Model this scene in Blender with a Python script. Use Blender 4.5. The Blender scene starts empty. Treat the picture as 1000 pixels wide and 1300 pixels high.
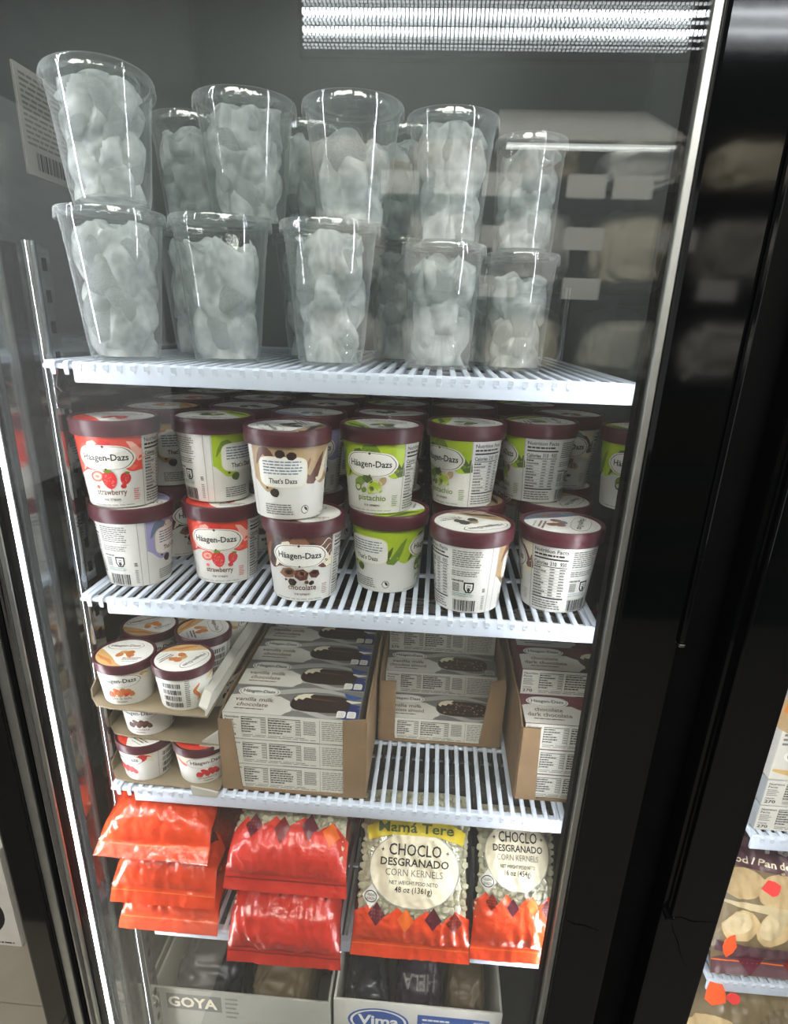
import bpy, bmesh, math, random
from mathutils import Vector, Matrix, noise
from mathutils.geometry import tessellate_polygon
R = math.radians
random.seed(7)
S = bpy.context.scene
COL = S.collection
Z0 = 1.15                      # height of the second shelf above the shop floor

# ------------------------------------------------------------------ camera, world, light, exposure
cd = bpy.data.cameras.new('camera'); cam = bpy.data.objects.new('camera', cd); COL.objects.link(cam)
S.camera = cam
cp, cy, cr = 0.3696, -0.0589, 0.0355
fw = Vector((math.sin(cy)*math.cos(cp), math.cos(cy)*math.cos(cp), -math.sin(cp)))
rt = Vector((math.cos(cy), -math.sin(cy), 0)); up = rt.cross(fw)
rt2 = rt*math.cos(cr)+up*math.sin(cr); up2 = up*math.cos(cr)-rt*math.sin(cr)
mw = Matrix((rt2, up2, -fw)).transposed().to_4x4()
mw.translation = Vector((0.1035, -0.6293, Z0+0.2999))
cam.matrix_world = mw
cd.sensor_fit = 'HORIZONTAL'; cd.sensor_width = 36.0; cd.lens = 36.0*794.7/1000; cd.shift_y = 0.07105
cd.clip_start = 0.01
S.view_settings.view_transform = 'Standard'; S.view_settings.look = 'None'
S.view_settings.gamma = 1.0; S.view_settings.use_curve_mapping = False
S.view_settings.exposure = 0.0
w = bpy.data.worlds.new('world'); S.world = w; w.use_nodes = True
w.node_tree.nodes['Background'].inputs[0].default_value = (0.66, 0.67, 0.67, 1)
w.node_tree.nodes['Background'].inputs[1].default_value = 0.5
S.cycles.transparent_max_bounces = 48
S.cycles.max_bounces = 10; S.cycles.glossy_bounces = 5; S.cycles.diffuse_bounces = 3
S.cycles.sample_clamp_indirect = 4.0
LED_POWER = 80.0; PANEL_POWER = 30.0; ROW_POWER = 13.0

# ------------------------------------------------------------------ materials
def lin(c):
    return tuple(((x/255)/12.92 if x/255 <= .04045 else ((x/255+.055)/1.055)**2.4) for x in c)+(1,)
def mat(name, c, rough=.5, metal=0, spec=.5, var=0, scale=40, bump=0, bscale=None, coat=0, stretch=None, trans=0, ani=0):
    m = bpy.data.materials.new(name); m.use_nodes = True
    nt = m.node_tree; b = nt.nodes['Principled BSDF']; col = lin(c)
    b.inputs['Base Color'].default_value = col; b.inputs['Roughness'].default_value = rough
    b.inputs['Metallic'].default_value = metal; b.inputs['Specular IOR Level'].default_value = spec
    b.inputs['Coat Weight'].default_value = coat; b.inputs['Transmission Weight'].default_value = trans
    b.inputs['Anisotropic'].default_value = ani
    if var or bump:
        tc = nt.nodes.new('ShaderNodeTexCoord'); src = tc.outputs['Object']
        if stretch:
            mp = nt.nodes.new('ShaderNodeMapping'); mp.inputs['Scale'].default_value = stretch
            nt.links.new(src, mp.inputs[0]); src = mp.outputs[0]
    if var:
        n = nt.nodes.new('ShaderNodeTexNoise'); n.inputs['Scale'].default_value = scale; n.inputs['Detail'].default_value = 5
        nt.links.new(src, n.inputs['Vector'])
        r = nt.nodes.new('ShaderNodeValToRGB')
        r.color_ramp.elements[0].position = .3; r.color_ramp.elements[1].position = .7
        r.color_ramp.elements[0].color = tuple(x*(1-var) for x in col[:3])+(1,)
        r.color_ramp.elements[1].color = tuple(min(1, x*(1+var)) for x in col[:3])+(1,)
        nt.links.new(n.outputs['Fac'], r.inputs[0]); nt.links.new(r.outputs[0], b.inputs['Base Color'])
    if bump:
        n2 = nt.nodes.new('ShaderNodeTexNoise'); n2.inputs['Scale'].default_value = bscale or scale; n2.inputs['Detail'].default_value = 4
        nt.links.new(src, n2.inputs['Vector'])
        bp = nt.nodes.new('ShaderNodeBump'); bp.inputs['Strength'].default_value = bump; bp.inputs['Distance'].default_value = .004
        nt.links.new(n2.outputs['Fac'], bp.inputs['Height']); nt.links.new(bp.outputs[0], b.inputs['Normal'])
    return m
def emit(name, c, s):
    m = bpy.data.materials.new(name); m.use_nodes = True; nt = m.node_tree
    nt.nodes.remove(nt.nodes['Principled BSDF'])
    e = nt.nodes.new('ShaderNodeEmission'); e.inputs[0].default_value = lin(c); e.inputs[1].default_value = s
    nt.links.new(e.outputs[0], nt.nodes['Material Output'].inputs[0]); return m
def clear(name, base=.04, gain=.96, tint=(.97,.98,.98), rough=.02, veil=0.0, veilc=(200,205,205), bump=0, bscale=60, stretch=None, edge=0):
    """thin clear sheet: a Schlick mirror over see-through, plus a little milky veil (hazy reflections and bright rims painted in as pale diffuse)"""
    m = bpy.data.materials.new(name); m.use_nodes = True; nt = m.node_tree; N = nt.nodes.new; L = nt.links.new
    nt.nodes.remove(nt.nodes['Principled BSDF'])
    lw = N('ShaderNodeLayerWeight'); lw.inputs['Blend'].default_value = .5
    p = N('ShaderNodeMath'); p.operation = 'POWER'; p.inputs[1].default_value = 5; L(lw.outputs['Facing'], p.inputs[0])
    ma = N('ShaderNodeMath'); ma.operation = 'MULTIPLY_ADD'; ma.inputs[1].default_value = gain; ma.inputs[2].default_value = base; L(p.outputs[0], ma.inputs[0])
    t = N('ShaderNodeBsdfTransparent'); t.inputs[0].default_value = (*tint, 1)
    g = N('ShaderNodeBsdfGlossy'); g.inputs['Roughness'].default_value = rough; g.inputs['Color'].default_value = (1,1,1,1)
    if bump:
        tc = N('ShaderNodeTexCoord'); n2 = N('ShaderNodeTexNoise'); n2.inputs['Scale'].default_value = bscale; n2.inputs['Detail'].default_value = 3
        src = tc.outputs['Object']
        if stretch:
            mp = N('ShaderNodeMapping'); mp.inputs['Scale'].default_value = stretch; L(src, mp.inputs[0]); src = mp.outputs[0]
        L(src, n2.inputs['Vector'])
        bp = N('ShaderNodeBump'); bp.inputs['Strength'].default_value = bump; bp.inputs['Distance'].default_value = .004
        L(n2.outputs['Fac'], bp.inputs['Height']); L(bp.outputs[0], g.inputs['Normal']); L(bp.outputs[0], lw.inputs['Normal'])
    mx = N('ShaderNodeMixShader'); L(ma.outputs[0], mx.inputs[0]); L(t.outputs[0], mx.inputs[1]); L(g.outputs[0], mx.inputs[2])
    out = mx.outputs[0]
    if veil:
        d = N('ShaderNodeBsdfDiffuse'); d.inputs[0].default_value = lin(veilc)
        m2 = N('ShaderNodeMixShader'); m2.inputs[0].default_value = veil
        if edge:
            e3 = N('ShaderNodeMath'); e3.operation = 'POWER'; e3.inputs[1].default_value = 2.5; L(lw.outputs['Facing'], e3.inputs[0])
            e4 = N('ShaderNodeMath'); e4.operation = 'MULTIPLY_ADD'; e4.inputs[1].default_value = edge; e4.inputs[2].default_value = veil; L(e3.outputs[0], e4.inputs[0]); L(e4.outputs[0], m2.inputs[0])
        L(out, m2.inputs[1]); L(d.outputs[0], m2.inputs[2]); out = m2.outputs[0]
    L(out, nt.nodes['Material Output'].inputs[0]); return m
def ice_mat():
    m = bpy.data.materials.new('milky_ice'); m.use_nodes = True; nt = m.node_tree; N = nt.nodes.new; L = nt.links.new
    b = nt.nodes['Principled BSDF']; b.inputs['Base Color'].default_value = (.90,.93,.92,1); b.inputs['Roughness'].default_value = .18
    b.inputs['Specular IOR Level'].default_value = .6
    tc = N('ShaderNodeTexCoord'); n = N('ShaderNodeTexNoise'); n.inputs['Scale'].default_value = 85; n.inputs['Detail'].default_value = 6
    L(tc.outputs['Object'], n.inputs['Vector'])
    bp = N('ShaderNodeBump'); bp.inputs['Strength'].default_value = .8; bp.inputs['Distance'].default_value = .004
    L(n.outputs['Fac'], bp.inputs['Height']); L(bp.outputs[0], b.inputs['Normal'])
    n3 = N('ShaderNodeTexNoise'); n3.inputs['Scale'].default_value = 38; n3.inputs['Detail'].default_value = 2
    L(tc.outputs['Object'], n3.inputs['Vector'])
    mr = N('ShaderNodeMapRange'); mr.inputs[1].default_value = .35; mr.inputs[2].default_value = .65; mr.inputs[3].default_value = .06; mr.inputs[4].default_value = .66
    L(n3.outputs['Fac'], mr.inputs[0])
    t = N('ShaderNodeBsdfTransparent'); t.inputs[0].default_value = (.93,.96,.96,1)
    tl = N('ShaderNodeBsdfTranslucent'); tl.inputs[0].default_value = (.92,.95,.94,1)
    m1 = N('ShaderNodeMixShader'); m1.inputs[0].default_value = .45; L(b.outputs[0], m1.inputs[1]); L(tl.outputs[0], m1.inputs[2])
    m2 = N('ShaderNodeMixShader'); L(mr.outputs[0], m2.inputs[0]); L(m1.outputs[0], m2.inputs[1]); L(t.outputs[0], m2.inputs[2])
    L(m2.outputs[0], nt.nodes['Material Output'].inputs[0]); return m

M = dict(
    black=mat('black_gloss', (10,11,12), .055, spec=.65, var=.15, scale=6, bump=.03, bscale=7),
    blackmatt=mat('black_rubber', (6,6,7), .6, spec=.12, var=.2),
    chrome=mat('chrome', (205,208,210), .13, 1, var=.05, scale=30),
    steel=mat('brushed_steel', (226,228,227), .13, 1, var=.06, scale=12, bump=.07, bscale=6, stretch=(1,1,9)),
    liner=mat('grey_liner', (74,80,82), .45, .3, var=.08, scale=3, bump=.05, bscale=4),
    linertop=mat('grey_liner_top', (84,90,92), .5, var=.08, scale=3),
    shelf=mat('white_coated_wire', (206,215,230), .32, var=.03, scale=25),
    alu=mat('satin_aluminium', (222,224,220), .36, 1, var=.08, scale=30),
    white=mat('white_paper', (236,234,228), .45, var=.02, scale=60),
    lid=mat('maroon_lid', (74,28,38), .38, spec=.5, var=.06, scale=40, bump=.03),
    kraft=mat('kraft_board', (134,109,82), .8, spec=.2, var=.10, scale=35, bump=.12, bscale=120),
    kraft2=mat('grey_kraft_board', (136,122,100), .8, spec=.2, var=.10, scale=35, bump=.12, bscale=120),
    greyboard=mat('grey_carton', (172,170,160), .75, spec=.2, var=.06, scale=20, bump=.1),
    whiteboard=mat('white_carton', (212,209,200), .65, spec=.3, var=.04, scale=20, bump=.06),
    glass=clear('door_glass', .044, .95, (.978,.983,.978), .004, veil=.0055, veilc=(225,228,224)),
    plastic=clear('clear_plastic', .07, .9, (.955,.965,.965), .045, veil=.03, edge=.45, bump=.05, bscale=22, stretch=(1,1,.12)),
    film=clear('clear_film', .06, .9, (.96,.965,.96), .10, veil=.02, bump=.9, bscale=38),
    ice=ice_mat(),
    kernel=mat('pale_corn', (214,210,184), .5, var=.12, scale=70),
    orange=mat('orange_film', (236,76,36), .22, spec=.7, var=.14, scale=22, bump=.8, bscale=70, coat=.4),
    redfilm=mat('red_film', (208,56,44), .22, spec=.7, var=.14, scale=22, bump=.8, bscale=70, coat=.4),
    dough=mat('pale_dough', (206,188,150), .6, var=.08, scale=40),
    tile=mat('floor_tile', (150,143,130), .45, var=.08, scale=8),
    grout=mat('floor_grout', (70,66,60), .8, var=.1),
    wallp=mat('shop_wall', (92,95,94), .7, var=.06, scale=2),
    ceil=mat('shop_ceiling', (120,122,120), .8, var=.05, scale=2),
    # inks
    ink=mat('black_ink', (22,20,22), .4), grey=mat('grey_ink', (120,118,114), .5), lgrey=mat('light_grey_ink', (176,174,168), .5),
    brown=mat('brown_ink', (96,62,44), .5), dkchoc=mat('dark_chocolate_ink', (42,24,20), .4), choc=mat('chocolate_ink', (92,52,40), .4), mchoc=mat('milk_chocolate_ink', (140,96,72), .4),
    red=mat('strawberry_ink', (204,40,44), .4, var=.12, scale=90), lred=mat('light_strawberry_ink', (232,100,84), .4), pink=mat('pink_ink', (240,176,160), .4), ored=mat('orange_red_ink', (222,64,40), .4),
    lime=mat('lime_ink', (166,190,36), .4), green=mat('green_ink', (104,132,34), .4), dgreen=mat('dark_green_ink', (70,88,34), .4), pist=mat('pale_pistachio_ink', (200,204,150), .4),
    tan=mat('tan_ink', (176,148,112), .4), cream=mat('cream_ink', (236,226,200), .4), lilac=mat('lilac_ink', (160,154,200), .4), slate=mat('slate_blue_ink', (96,116,140), .4),
    cara=mat('caramel_ink', (200,120,58), .4), gold=mat('gold_ink', (206,168,110), .4), maroon=mat('maroon_ink', (92,26,44), .4), navy=mat('navy_ink', (36,50,110), .4), blue=mat('blue_ink', (52,84,150), .4),
    silver=mat('silver_board', (178,182,184), .4), yellow=mat('yellow_ink', (214,190,40), .4), dred=mat('dark_red_ink', (116,26,26), .35), orink=mat('orange_ink', (236,110,40), .35),
    mustard=mat('brown_purple_film', (96,66,74), .3, bump=.5, bscale=30), bread=mat('pale_bread', (196,170,126), .7, var=.15, scale=25, bump=.3), film2=mat('brown_film', (128,112,84), .3, var=.15, scale=14, bump=.6, bscale=30),
    redtag=mat('neon_red_tag', (246,72,70), .5), ortag=mat('neon_orange_tag', (246,98,48), .5), teal=mat('teal_ink', (120,160,158), .5),
    dkbag=mat('dark_grey_bag', (40,42,46), .3, var=.3, scale=14, bump=.7, bscale=22), brbag=mat('dark_brown_bag', (44,32,26), .3, var=.3, scale=14, bump=.7, bscale=22), purbag=mat('dark_purple_bag', (56,42,56), .32, var=.2, scale=14, bump=.5, bscale=22),
    tanbag=mat('tan_bag', (112,96,72), .4, var=.25, scale=14, bump=.6, bscale=22),
)

# ------------------------------------------------------------------ helpers
def tag(o, label=None, cat=None, group=None, kind=None):
    if label: o['label'] = label
    if cat: o['category'] = cat
    if group: o['group'] = group
    if kind: o['kind'] = kind
    return o
def empty(name, loc, label, cat, group=None, rot=(0,0,0), kind=None):
    o = bpy.data.objects.new(name, None); COL.objects.link(o); o.location = loc; o.rotation_euler = rot; o.empty_display_size = .02
    return tag(o, label, cat, group, kind)
def link(name, me, parent=None, loc=(0,0,0), rot=(0,0,0)):
    o = bpy.data.objects.new(name, me); COL.objects.link(o); o.location = loc; o.rotation_euler = rot; o.parent = parent; return o
def dup(src, loc, rot, label, group=None):
    r = src.copy(); COL.objects.link(r); r.location = loc; r.rotation_euler = rot; r['label'] = label
    if group: r['group'] = group
    for ch in src.children:
        c = ch.copy(); COL.objects.link(c); c.parent = r
        for g in ch.children:
            d = g.copy(); COL.objects.link(d); d.parent = c
    return r
class MB:
    def __init__(s): s.v = []; s.f = []; s.m = []; s.k = 0
    def add(s, vs, fs, m=0):
        o = len(s.v); s.v += [tuple(p) for p in vs]; s.f += [tuple(i+o for i in f) for f in fs]; s.m += [m]*len(fs); return s
    def box(s, x0, x1, y0, y1, z0, z1, m=0):
        return s.add([(x,y,z) for z in (z0,z1) for y in (y0,y1) for x in (x0,x1)],
                     [(0,2,3,1),(4,5,7,6),(0,1,5,4),(2,6,7,3),(0,4,6,2),(1,3,7,5)], m)
    def cbox(s, x0, x1, y0, y1, z0, z1, b=.002, m=0):
        """box with chamfered edges"""
        bm = bmesh.new(); bmesh.ops.create_cube(bm, size=1)
        for v in bm.verts: v.co = ((x0+x1)/2+v.co.x*(x1-x0), (y0+y1)/2+v.co.y*(y1-y0), (z0+z1)/2+v.co.z*(z1-z0))
        bmesh.ops.bevel(bm, geom=bm.edges[:], offset=b, segments=2, affect='EDGES', profile=.5)
        bm.verts.index_update(); s.add([v.co[:] for v in bm.verts], [[v.index for v in f.verts] for f in bm.faces], m); bm.free(); return s
    def lathe(s, prof, n=48, m=0, cap0=False, cap1=False, mod=None):
        vs = []
        for i, (r, z) in enumerate(prof):
            for k in range(n):
                a = 2*math.pi*k/n; q = r*(mod(a, i) if mod else 1); vs.append((q*math.sin(a), -q*math.cos(a), z))
        fs = [(i*n+k, i*n+(k+1) % n, (i+1)*n+(k+1) % n, (i+1)*n+k) for i in range(len(prof)-1) for k in range(n)]
        if cap0: fs.append(tuple(reversed(range(n))))
        if cap1: fs.append(tuple(range((len(prof)-1)*n, len(prof)*n)))
        return s.add(vs, fs, m)
    def tube(s, pts, r, n=8, m=0):
        pts = [Vector(p) for p in pts]; vs = []; fs = []
        for i, p in enumerate(pts):
            d = (pts[min(i+1, len(pts)-1)]-pts[max(i-1, 0)]).normalized()
            a = d.orthogonal() if abs(d.z) < .9 else Vector((1,0,0)).cross(d); a.normalize(); b = d.cross(a)
            for k in range(n): vs.append(p+(a*math.cos(2*math.pi*k/n)+b*math.sin(2*math.pi*k/n))*r)
        for i in range(len(pts)-1):
            for k in range(n): fs.append((i*n+k, i*n+(k+1) % n, (i+1)*n+(k+1) % n, (i+1)*n+k))
        fs += [tuple(reversed(range(n))), tuple(range((len(pts)-1)*n, len(pts)*n))]
        return s.add(vs, fs, m)
    def prism(s, pts, y0, y1, m=0):
        """outline in the xz plane, given thickness from y0 to y1"""
        n = len(pts)
        return s.add([(x, y0, z) for x, z in pts]+[(x, y1, z) for x, z in pts],
                     [tuple(range(n)), tuple(reversed(range(n, 2*n)))]+[(i, n+i, n+(i+1) % n, (i+1) % n) for i in range(n)], m)
    def mesh(s, name, mats, smooth=False):
        me = bpy.data.meshes.new(name); me.from_pydata(s.v, [], s.f); me.update()
        for x in (mats if isinstance(mats, (list, tuple)) else [mats]): me.materials.append(M[x] if isinstance(x, str) else x)
        me.polygons.foreach_set('material_index', s.m)
        bm = bmesh.new(); bm.from_mesh(me); bmesh.ops.recalc_face_normals(bm, faces=bm.faces[:]); bm.to_mesh(me); bm.free()
        if smooth:
            me.polygons.foreach_set('use_smooth', [True]*len(me.polygons))
            me.set_sharp_from_angle(angle=R(38))
        return me
    def build(s, name, mats, parent=None, smooth=False, loc=(0,0,0), rot=(0,0,0)):
        return link(name, s.mesh(name, mats, smooth), parent, loc, rot)

# ---- flat print: triangles in label coordinates, mapped onto the real surface of the thing
_tx = {}
def text_tris(t, bold):
    if (t, bold) not in _tx:
        cu = bpy.data.curves.new('t', 'FONT'); cu.body = t; cu.resolution_u = 2; cu.offset = bold; cu.size = 1.0; cu.fill_mode = 'FRONT'
        ob = bpy.data.objects.new('t', cu); COL.objects.link(ob)
        dg = bpy.context.evaluated_depsgraph_get(); dg.update(); me = bpy.data.meshes.new_from_object(ob.evaluated_get(dg))
        me.calc_loop_triangles()
        vs = [v.co for v in me.vertices]; tr = [[(vs[i].x, vs[i].y) for i in l.vertices] for l in me.loop_triangles]
        xs = [p[0] for q in tr for p in q] or [0, 1]
        _tx[(t, bold)] = (tr, min(xs), max(xs)); bpy.data.objects.remove(ob); bpy.data.curves.remove(cu); bpy.data.meshes.remove(me)
    return _tx[(t, bold)]
def clip(poly, ax, val, keep_less):
    out = []
    for i in range(len(poly)):
        a, b = poly[i], poly[(i+1) % len(poly)]
        ia = (a[ax] <= val) == keep_less or a[ax] == val; ib = (b[ax] <= val) == keep_less or b[ax] == val
        if ia: out.append(a)
        if ia != ib:
            t = (val-a[ax])/(b[ax]-a[ax]); out.append((a[0]+(b[0]-a[0])*t, a[1]+(b[1]-a[1])*t))
    return out
def slices(poly, ax, step):
    lo = min(p[ax] for p in poly); hi = max(p[ax] for p in poly)
    k0 = math.floor(lo/step+1e-6); k1 = math.ceil(hi/step-1e-6)
    if k1-k0 <= 1: return [poly]
    res = []
    for k in range(k0, k1):
        q = clip(poly, ax, k*step, False)
        if len(q) > 2: q = clip(q, ax, (k+1)*step, True)
        if len(q) > 2: res.append(q)
    return res
class PR:
    def __init__(s): s.t = []; s.names = []
    def mi(s, m):
        if m not in s.names: s.names.append(m)
        return s.names.index(m)
    def poly(s, pts, m, lay=1):
        tr = tessellate_polygon([[Vector((x, y, 0)) for x, y in pts]]); k = s.mi(m)
        for t in tr: s.t.append(([pts[i] for i in t], k, lay))
        return s
    def rect(s, x0, x1, y0, y1, m, lay=1):
        s.t.append(([(x0,y0),(x1,y0),(x1,y1),(x0,y1)], s.mi(m), lay)); return s
    def ell(s, x, y, a, b, m, lay=1, rot=0, n=18, wob=0, seed=0):
        rr = random.Random(seed); c, d = math.cos(rot), math.sin(rot); pts = []
        for k in range(n):
            t = 2*math.pi*k/n; q = 1+wob*(rr.random()-.5)*2; px, py = a*q*math.cos(t), b*q*math.sin(t)
            pts.append((x+px*c-py*d, y+px*d+py*c))
        return s.poly(pts, m, lay)
    def text(s, t, x, y, h, m, lay=3, bold=.0, rot=0, w=None, al='c'):
        tr, x0, x1 = text_tris(t, bold); k = s.mi(m); sc = h/.72; sx = sc
        if w and (x1-x0)*sc > 0: sx = w/(x1-x0)
        ox = {'c': -(x0+x1)/2, 'l': -x0, 'r': -x1}[al]; c, d = math.cos(rot), math.sin(rot)
        for q in tr:
            s.t.append(([(x+(px+ox)*sx*c-py*sc*d, y+(px+ox)*sx*d+py*sc*c) for px, py in q], k, lay))
        return s
    def lines(s, x0, x1, y0, y1, n, m='grey', lay=2, fill=.55, seed=1, rag=.25):
        """small print too fine to read: rows of short dashes like words"""
        rr = random.Random(seed); dy = (y1-y0)/n
        for i in range(n):
            y = y1-(i+1)*dy; x = x0; end = x1-(x1-x0)*rag*rr.random()
            while x < end:
                l = (x1-x0)*(.06+.12*rr.random()); s.rect(x, min(end, x+l), y+dy*(1-fill)/2, y+dy*(1+fill)/2, m, lay); x += l+(x1-x0)*.022
        return s
    def bars(s, x0, x1, y0, y1, lay=2, seed=3):
        rr = random.Random(seed); x = x0; u = (x1-x0)/60
        while x < x1-u:
            l = u*rr.choice((1,1,2,3)); s.rect(x, min(x+l, x1), y0, y1, 'ink', lay); x += l+u*rr.choice((1,1,2))
        return s
    def ribbon(s, pts, wd, m, lay=2):
        """tapered swoosh along a polyline"""
        n = len(pts); L, Rr = [], []
        for i, (x, y) in enumerate(pts):
            a = pts[max(0, i-1)]; b = pts[min(n-1, i+1)]; dx, dy = b[0]-a[0], b[1]-a[1]; l = math.hypot(dx, dy) or 1
            q = wd*math.sin(math.pi*(i+.35)/(n-.3))/2; L.append((x-dy/l*q, y+dx/l*q)); Rr.append((x+dy/l*q, y-dx/l*q))
        return s.poly(L+Rr[::-1], m, lay)
    def mesh(s, name, f, su=None, sv=None, eps=.00012, base=.0002, mmap=None):
        vs, fs, mi = [], [], []
        for pts, k, lay in s.t:
            pcs = slices(pts, 0, su) if su else [pts]
            if sv: pcs = [q for p in pcs for q in slices(p, 1, sv)]
            for p in pcs:
                o = len(vs); vs += [f(u, v, base+lay*eps) for u, v in p]; fs.append(tuple(range(o, o+len(p)))); mi.append(k)
        me = bpy.data.meshes.new(name); me.from_pydata(vs, [], fs)
        for n in s.names: me.materials.append(M[n])
        me.polygons.foreach_set('material_index', mi); me.update(); return me
def wave(x0, x1, n, f): return [(x0+(x1-x0)*i/n, f(x0+(x1-x0)*i/n)) for i in range(n+1)]

# ------------------------------------------------------------------ the setting: shop floor, walls, ceiling
fl = MB().box(-3.5, 4.5, -8, 2.0, -.06, -.004).build('floor', 'grout'); tag(fl, 'pale tiled shop floor beside the freezer', kind='structure')
tm = MB().cbox(-.149, .149, -.149, .149, -.006, .0, .0015).mesh('tile', 'tile')
for i in range(6):
    for j in range(7): link('tile', tm, fl, (-.49-.3*i, -.48+.3*j, 0))
tag(MB().box(-3.5, 4.5, -8, 2.0, 3.05, 3.1).build('ceiling', 'ceil'), 'plain grey shop ceiling', kind='structure')
tag(MB().box(-3.5, 4.5, -8.1, -8.0, 0, 3.05).build('wall_front', 'wallp'), 'grey shop wall across the aisle', kind='structure')
tag(MB().box(-3.5, 4.5, 2.0, 2.1, 0, 3.05).build('wall_back', 'wallp'), 'grey shop wall behind the freezers', kind='structure')

# ------------------------------------------------------------------ the freezer cabinet
def zz(r): return Z0+r
XL, XR, YB = -.326, .412, .60
FB = zz(-1.0)
cab = empty('display_freezer', (0, .3, 0), 'tall upright display freezer with grey steel lining behind glass doors', 'freezer')
def cabp(name, mb, mats, smooth=False):
    o = mb.build(name, mats, None, smooth); o.parent = cab; o.matrix_parent_inverse = cab.matrix_basis.inverted(); return o
cab.matrix_basis = Matrix.Translation((0, .3, 0))
cabp('side_lining', MB().box(XL-.012, XL, -.012, YB, FB, zz(1.05)), 'steel')
cabp('side_lining', MB().box(XR, XR+.02, -.012, YB, FB, zz(1.05)), 'steel')
cabp('back_lining', MB().box(XL, XR, YB, YB+.02, FB, zz(1.05)), 'liner')
cabp('top_lining', MB().box(XL, XR, -.012, YB, zz(1.05), zz(1.07)), 'linertop')
cabp('base_lining', MB().box(XL, XR, -.02, YB, FB-.02, FB), 'liner')
cabp('outer_side_panel', MB().cbox(-.398, XL-.0125, -.02, .66, .02, zz(1.2), .004), 'black')
cabp('mullion', MB().cbox(.433, .4455, -.020, .62, .02, zz(1.2), .002), 'blackmatt'); cabp('door_post', MB().cbox(.306, .433, -.034, -.0125, .02, zz(1.2), .002), 'blackmatt')
cabp('base_plinth', MB().cbox(-.398, 1.2, -.045, .6, .004, .1, .004), 'black')
# steel pilasters with slots that carry the shelves
def pilaster(x, y, z0, z1, flip):
    mb = MB(); mb.tube([(x, y, z0), (x, y, z1)], .0065, 10); mb.box(x-.004, x+.004, y+.005, y+.026, z0, z1)
    o = cabp('pilaster', mb, 'chrome', True)
    sl = MB(); z = z0+.03
    while z < z1: sl.box(x+.0041*flip-.0004, x+.0041*flip+.0004, y+.012, y+.019, z, z+.012); z += .03
    s = sl.build('slot_row', 'blackmatt', o); s['kind'] = 'stuff'
pilaster(-.309, .036, zz(-.98), zz(.366), 1)
pilaster(-.309, .50, zz(-.98), zz(.366), 1)
pilaster(.304, .50, zz(-.98), zz(.366), -1)
# vertical light strips behind the door edges
def led(x, label):
    t = empty('light_strip', (x, -.03, zz(-.95)), label, 'lamp', 'light strips behind the door edges')
    MB().cbox(-.0026, .0026, .0026, .0075, 0, 1.93, .001).build('housing', 'blackmatt', t)
    MB().tube([(0, 0, .01), (0, 0, 1.92)], .0022, 8).build('tube', emit('led_glow', (246,249,255), LED_POWER*1.85), t)
led(-.3315, 'vertical white light strip inside the freezer by the chrome left edge')
led(.300, 'vertical white light strip inside the freezer behind the right door edge')

# ------------------------------------------------------------------ glass doors
DT, DB = zz(1.08), zz(-1.02)
door = empty('glass_door', (0, -.06, DB), 'black framed glass freezer door with silver inner edge', 'door')
def P(parent):
    def f(name, mb, mats, smooth=False):
        o = mb.build(name, mats, None, smooth); o.parent = parent; o.matrix_parent_inverse = Matrix.Translation(parent.location).inverted(); return o
    return f
dp = P(door)
dp('glass_pane', MB().box(-.340, .289, -.064, -.060, DB, DT), 'glass')
dp('glass_pane', MB().box(-.340, .289, -.046, -.042, DB, DT), 'glass')
dp('edge_trim', MB().cbox(.2795, .2865, -.068, -.040, DB, DT, .0012), 'alu')
dp('edge_gasket', MB().box(.2757, .2794, -.058, -.044, DB, DT), 'blackmatt')
mb = MB(); mb.tube([(-.3310, -.0675, DB), (-.3310, -.0675, DT)], .0040, 14); dp('edge_trim', mb, 'chrome', True)
dp('edge_trim', MB().cbox(-.3268, -.3215, -.068, -.0645, DB, DT, .0008), 'alu')
dp('edge_gasket', MB().box(-.3400, -.3250, -.0595, -.0465, DB, DT), 'blackmatt'); dp('edge_gasket', MB().box(-.3400, -.3290, -.0415, -.037, DB, DT), 'blackmatt')  # rear gasket is added to keep the strip's light off the chrome
dp('edge_gasket', MB().box(-.3410, -.3355, -.070, -.0645, DB, DT), 'blackmatt')
dp('edge_strip', MB().cbox(-.3530, -.3412, -.074, -.040, DB, DT, .001), 'alu')
dp('stile', MB().cbox(-.392, -.3532, -.080, -.036, DB, DT, .004), 'black')
dp('stile', MB().cbox(.2867, .3490, -.072, -.036, DB, DT, .004), 'black')
dp('handle_lip', MB().cbox(.3475, .3530, -.076, -.050, zz(.024), DT, .0015), 'black')
dp('handle_cap', MB().cbox(.3472, .3534, -.077, -.049, zz(.020), zz(.0238), .001), 'chrome')
dp('rail', MB().cbox(-.3530, .2866, -.074, -.036, DB-.06, DB, .004), 'black')
dp('rail', MB().cbox(-.3530, .2866, -.074, -.036, DT, DT+.06, .004), 'black')
dq = empty('glass_door', (.8, -.06, DB), 'glass freezer door at the right with its cracked black stile', 'door'); dp2 = P(dq)
dp2('stile', MB().cbox(.396, .4640, -.072, -.036, DB, DT, .004), 'black')
dp2('handle_grip', MB().cbox(.4015, .4055, -.086, -.0725, zz(-.317), zz(.8), .0015), 'black')
dp2('handle_cap', MB().cbox(.3960, .4056, -.088, -.0725, zz(-.323), zz(-.318), .001), 'black')
dp2('glass_pane', MB().box(.4641, 1.1, -.062, -.058, DB, DT), 'glass')
dp2('stile', MB().cbox(1.1, 1.165, -.072, -.036, DB, DT, .004), 'black')
dp2('rail', MB().cbox(.4641, 1.1, -.074, -.036, DB-.06, DB, .004), 'black')
dp2('rail', MB().cbox(.4641, 1.1, -.074, -.036, DT, DT+.06, .004), 'black')
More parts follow.
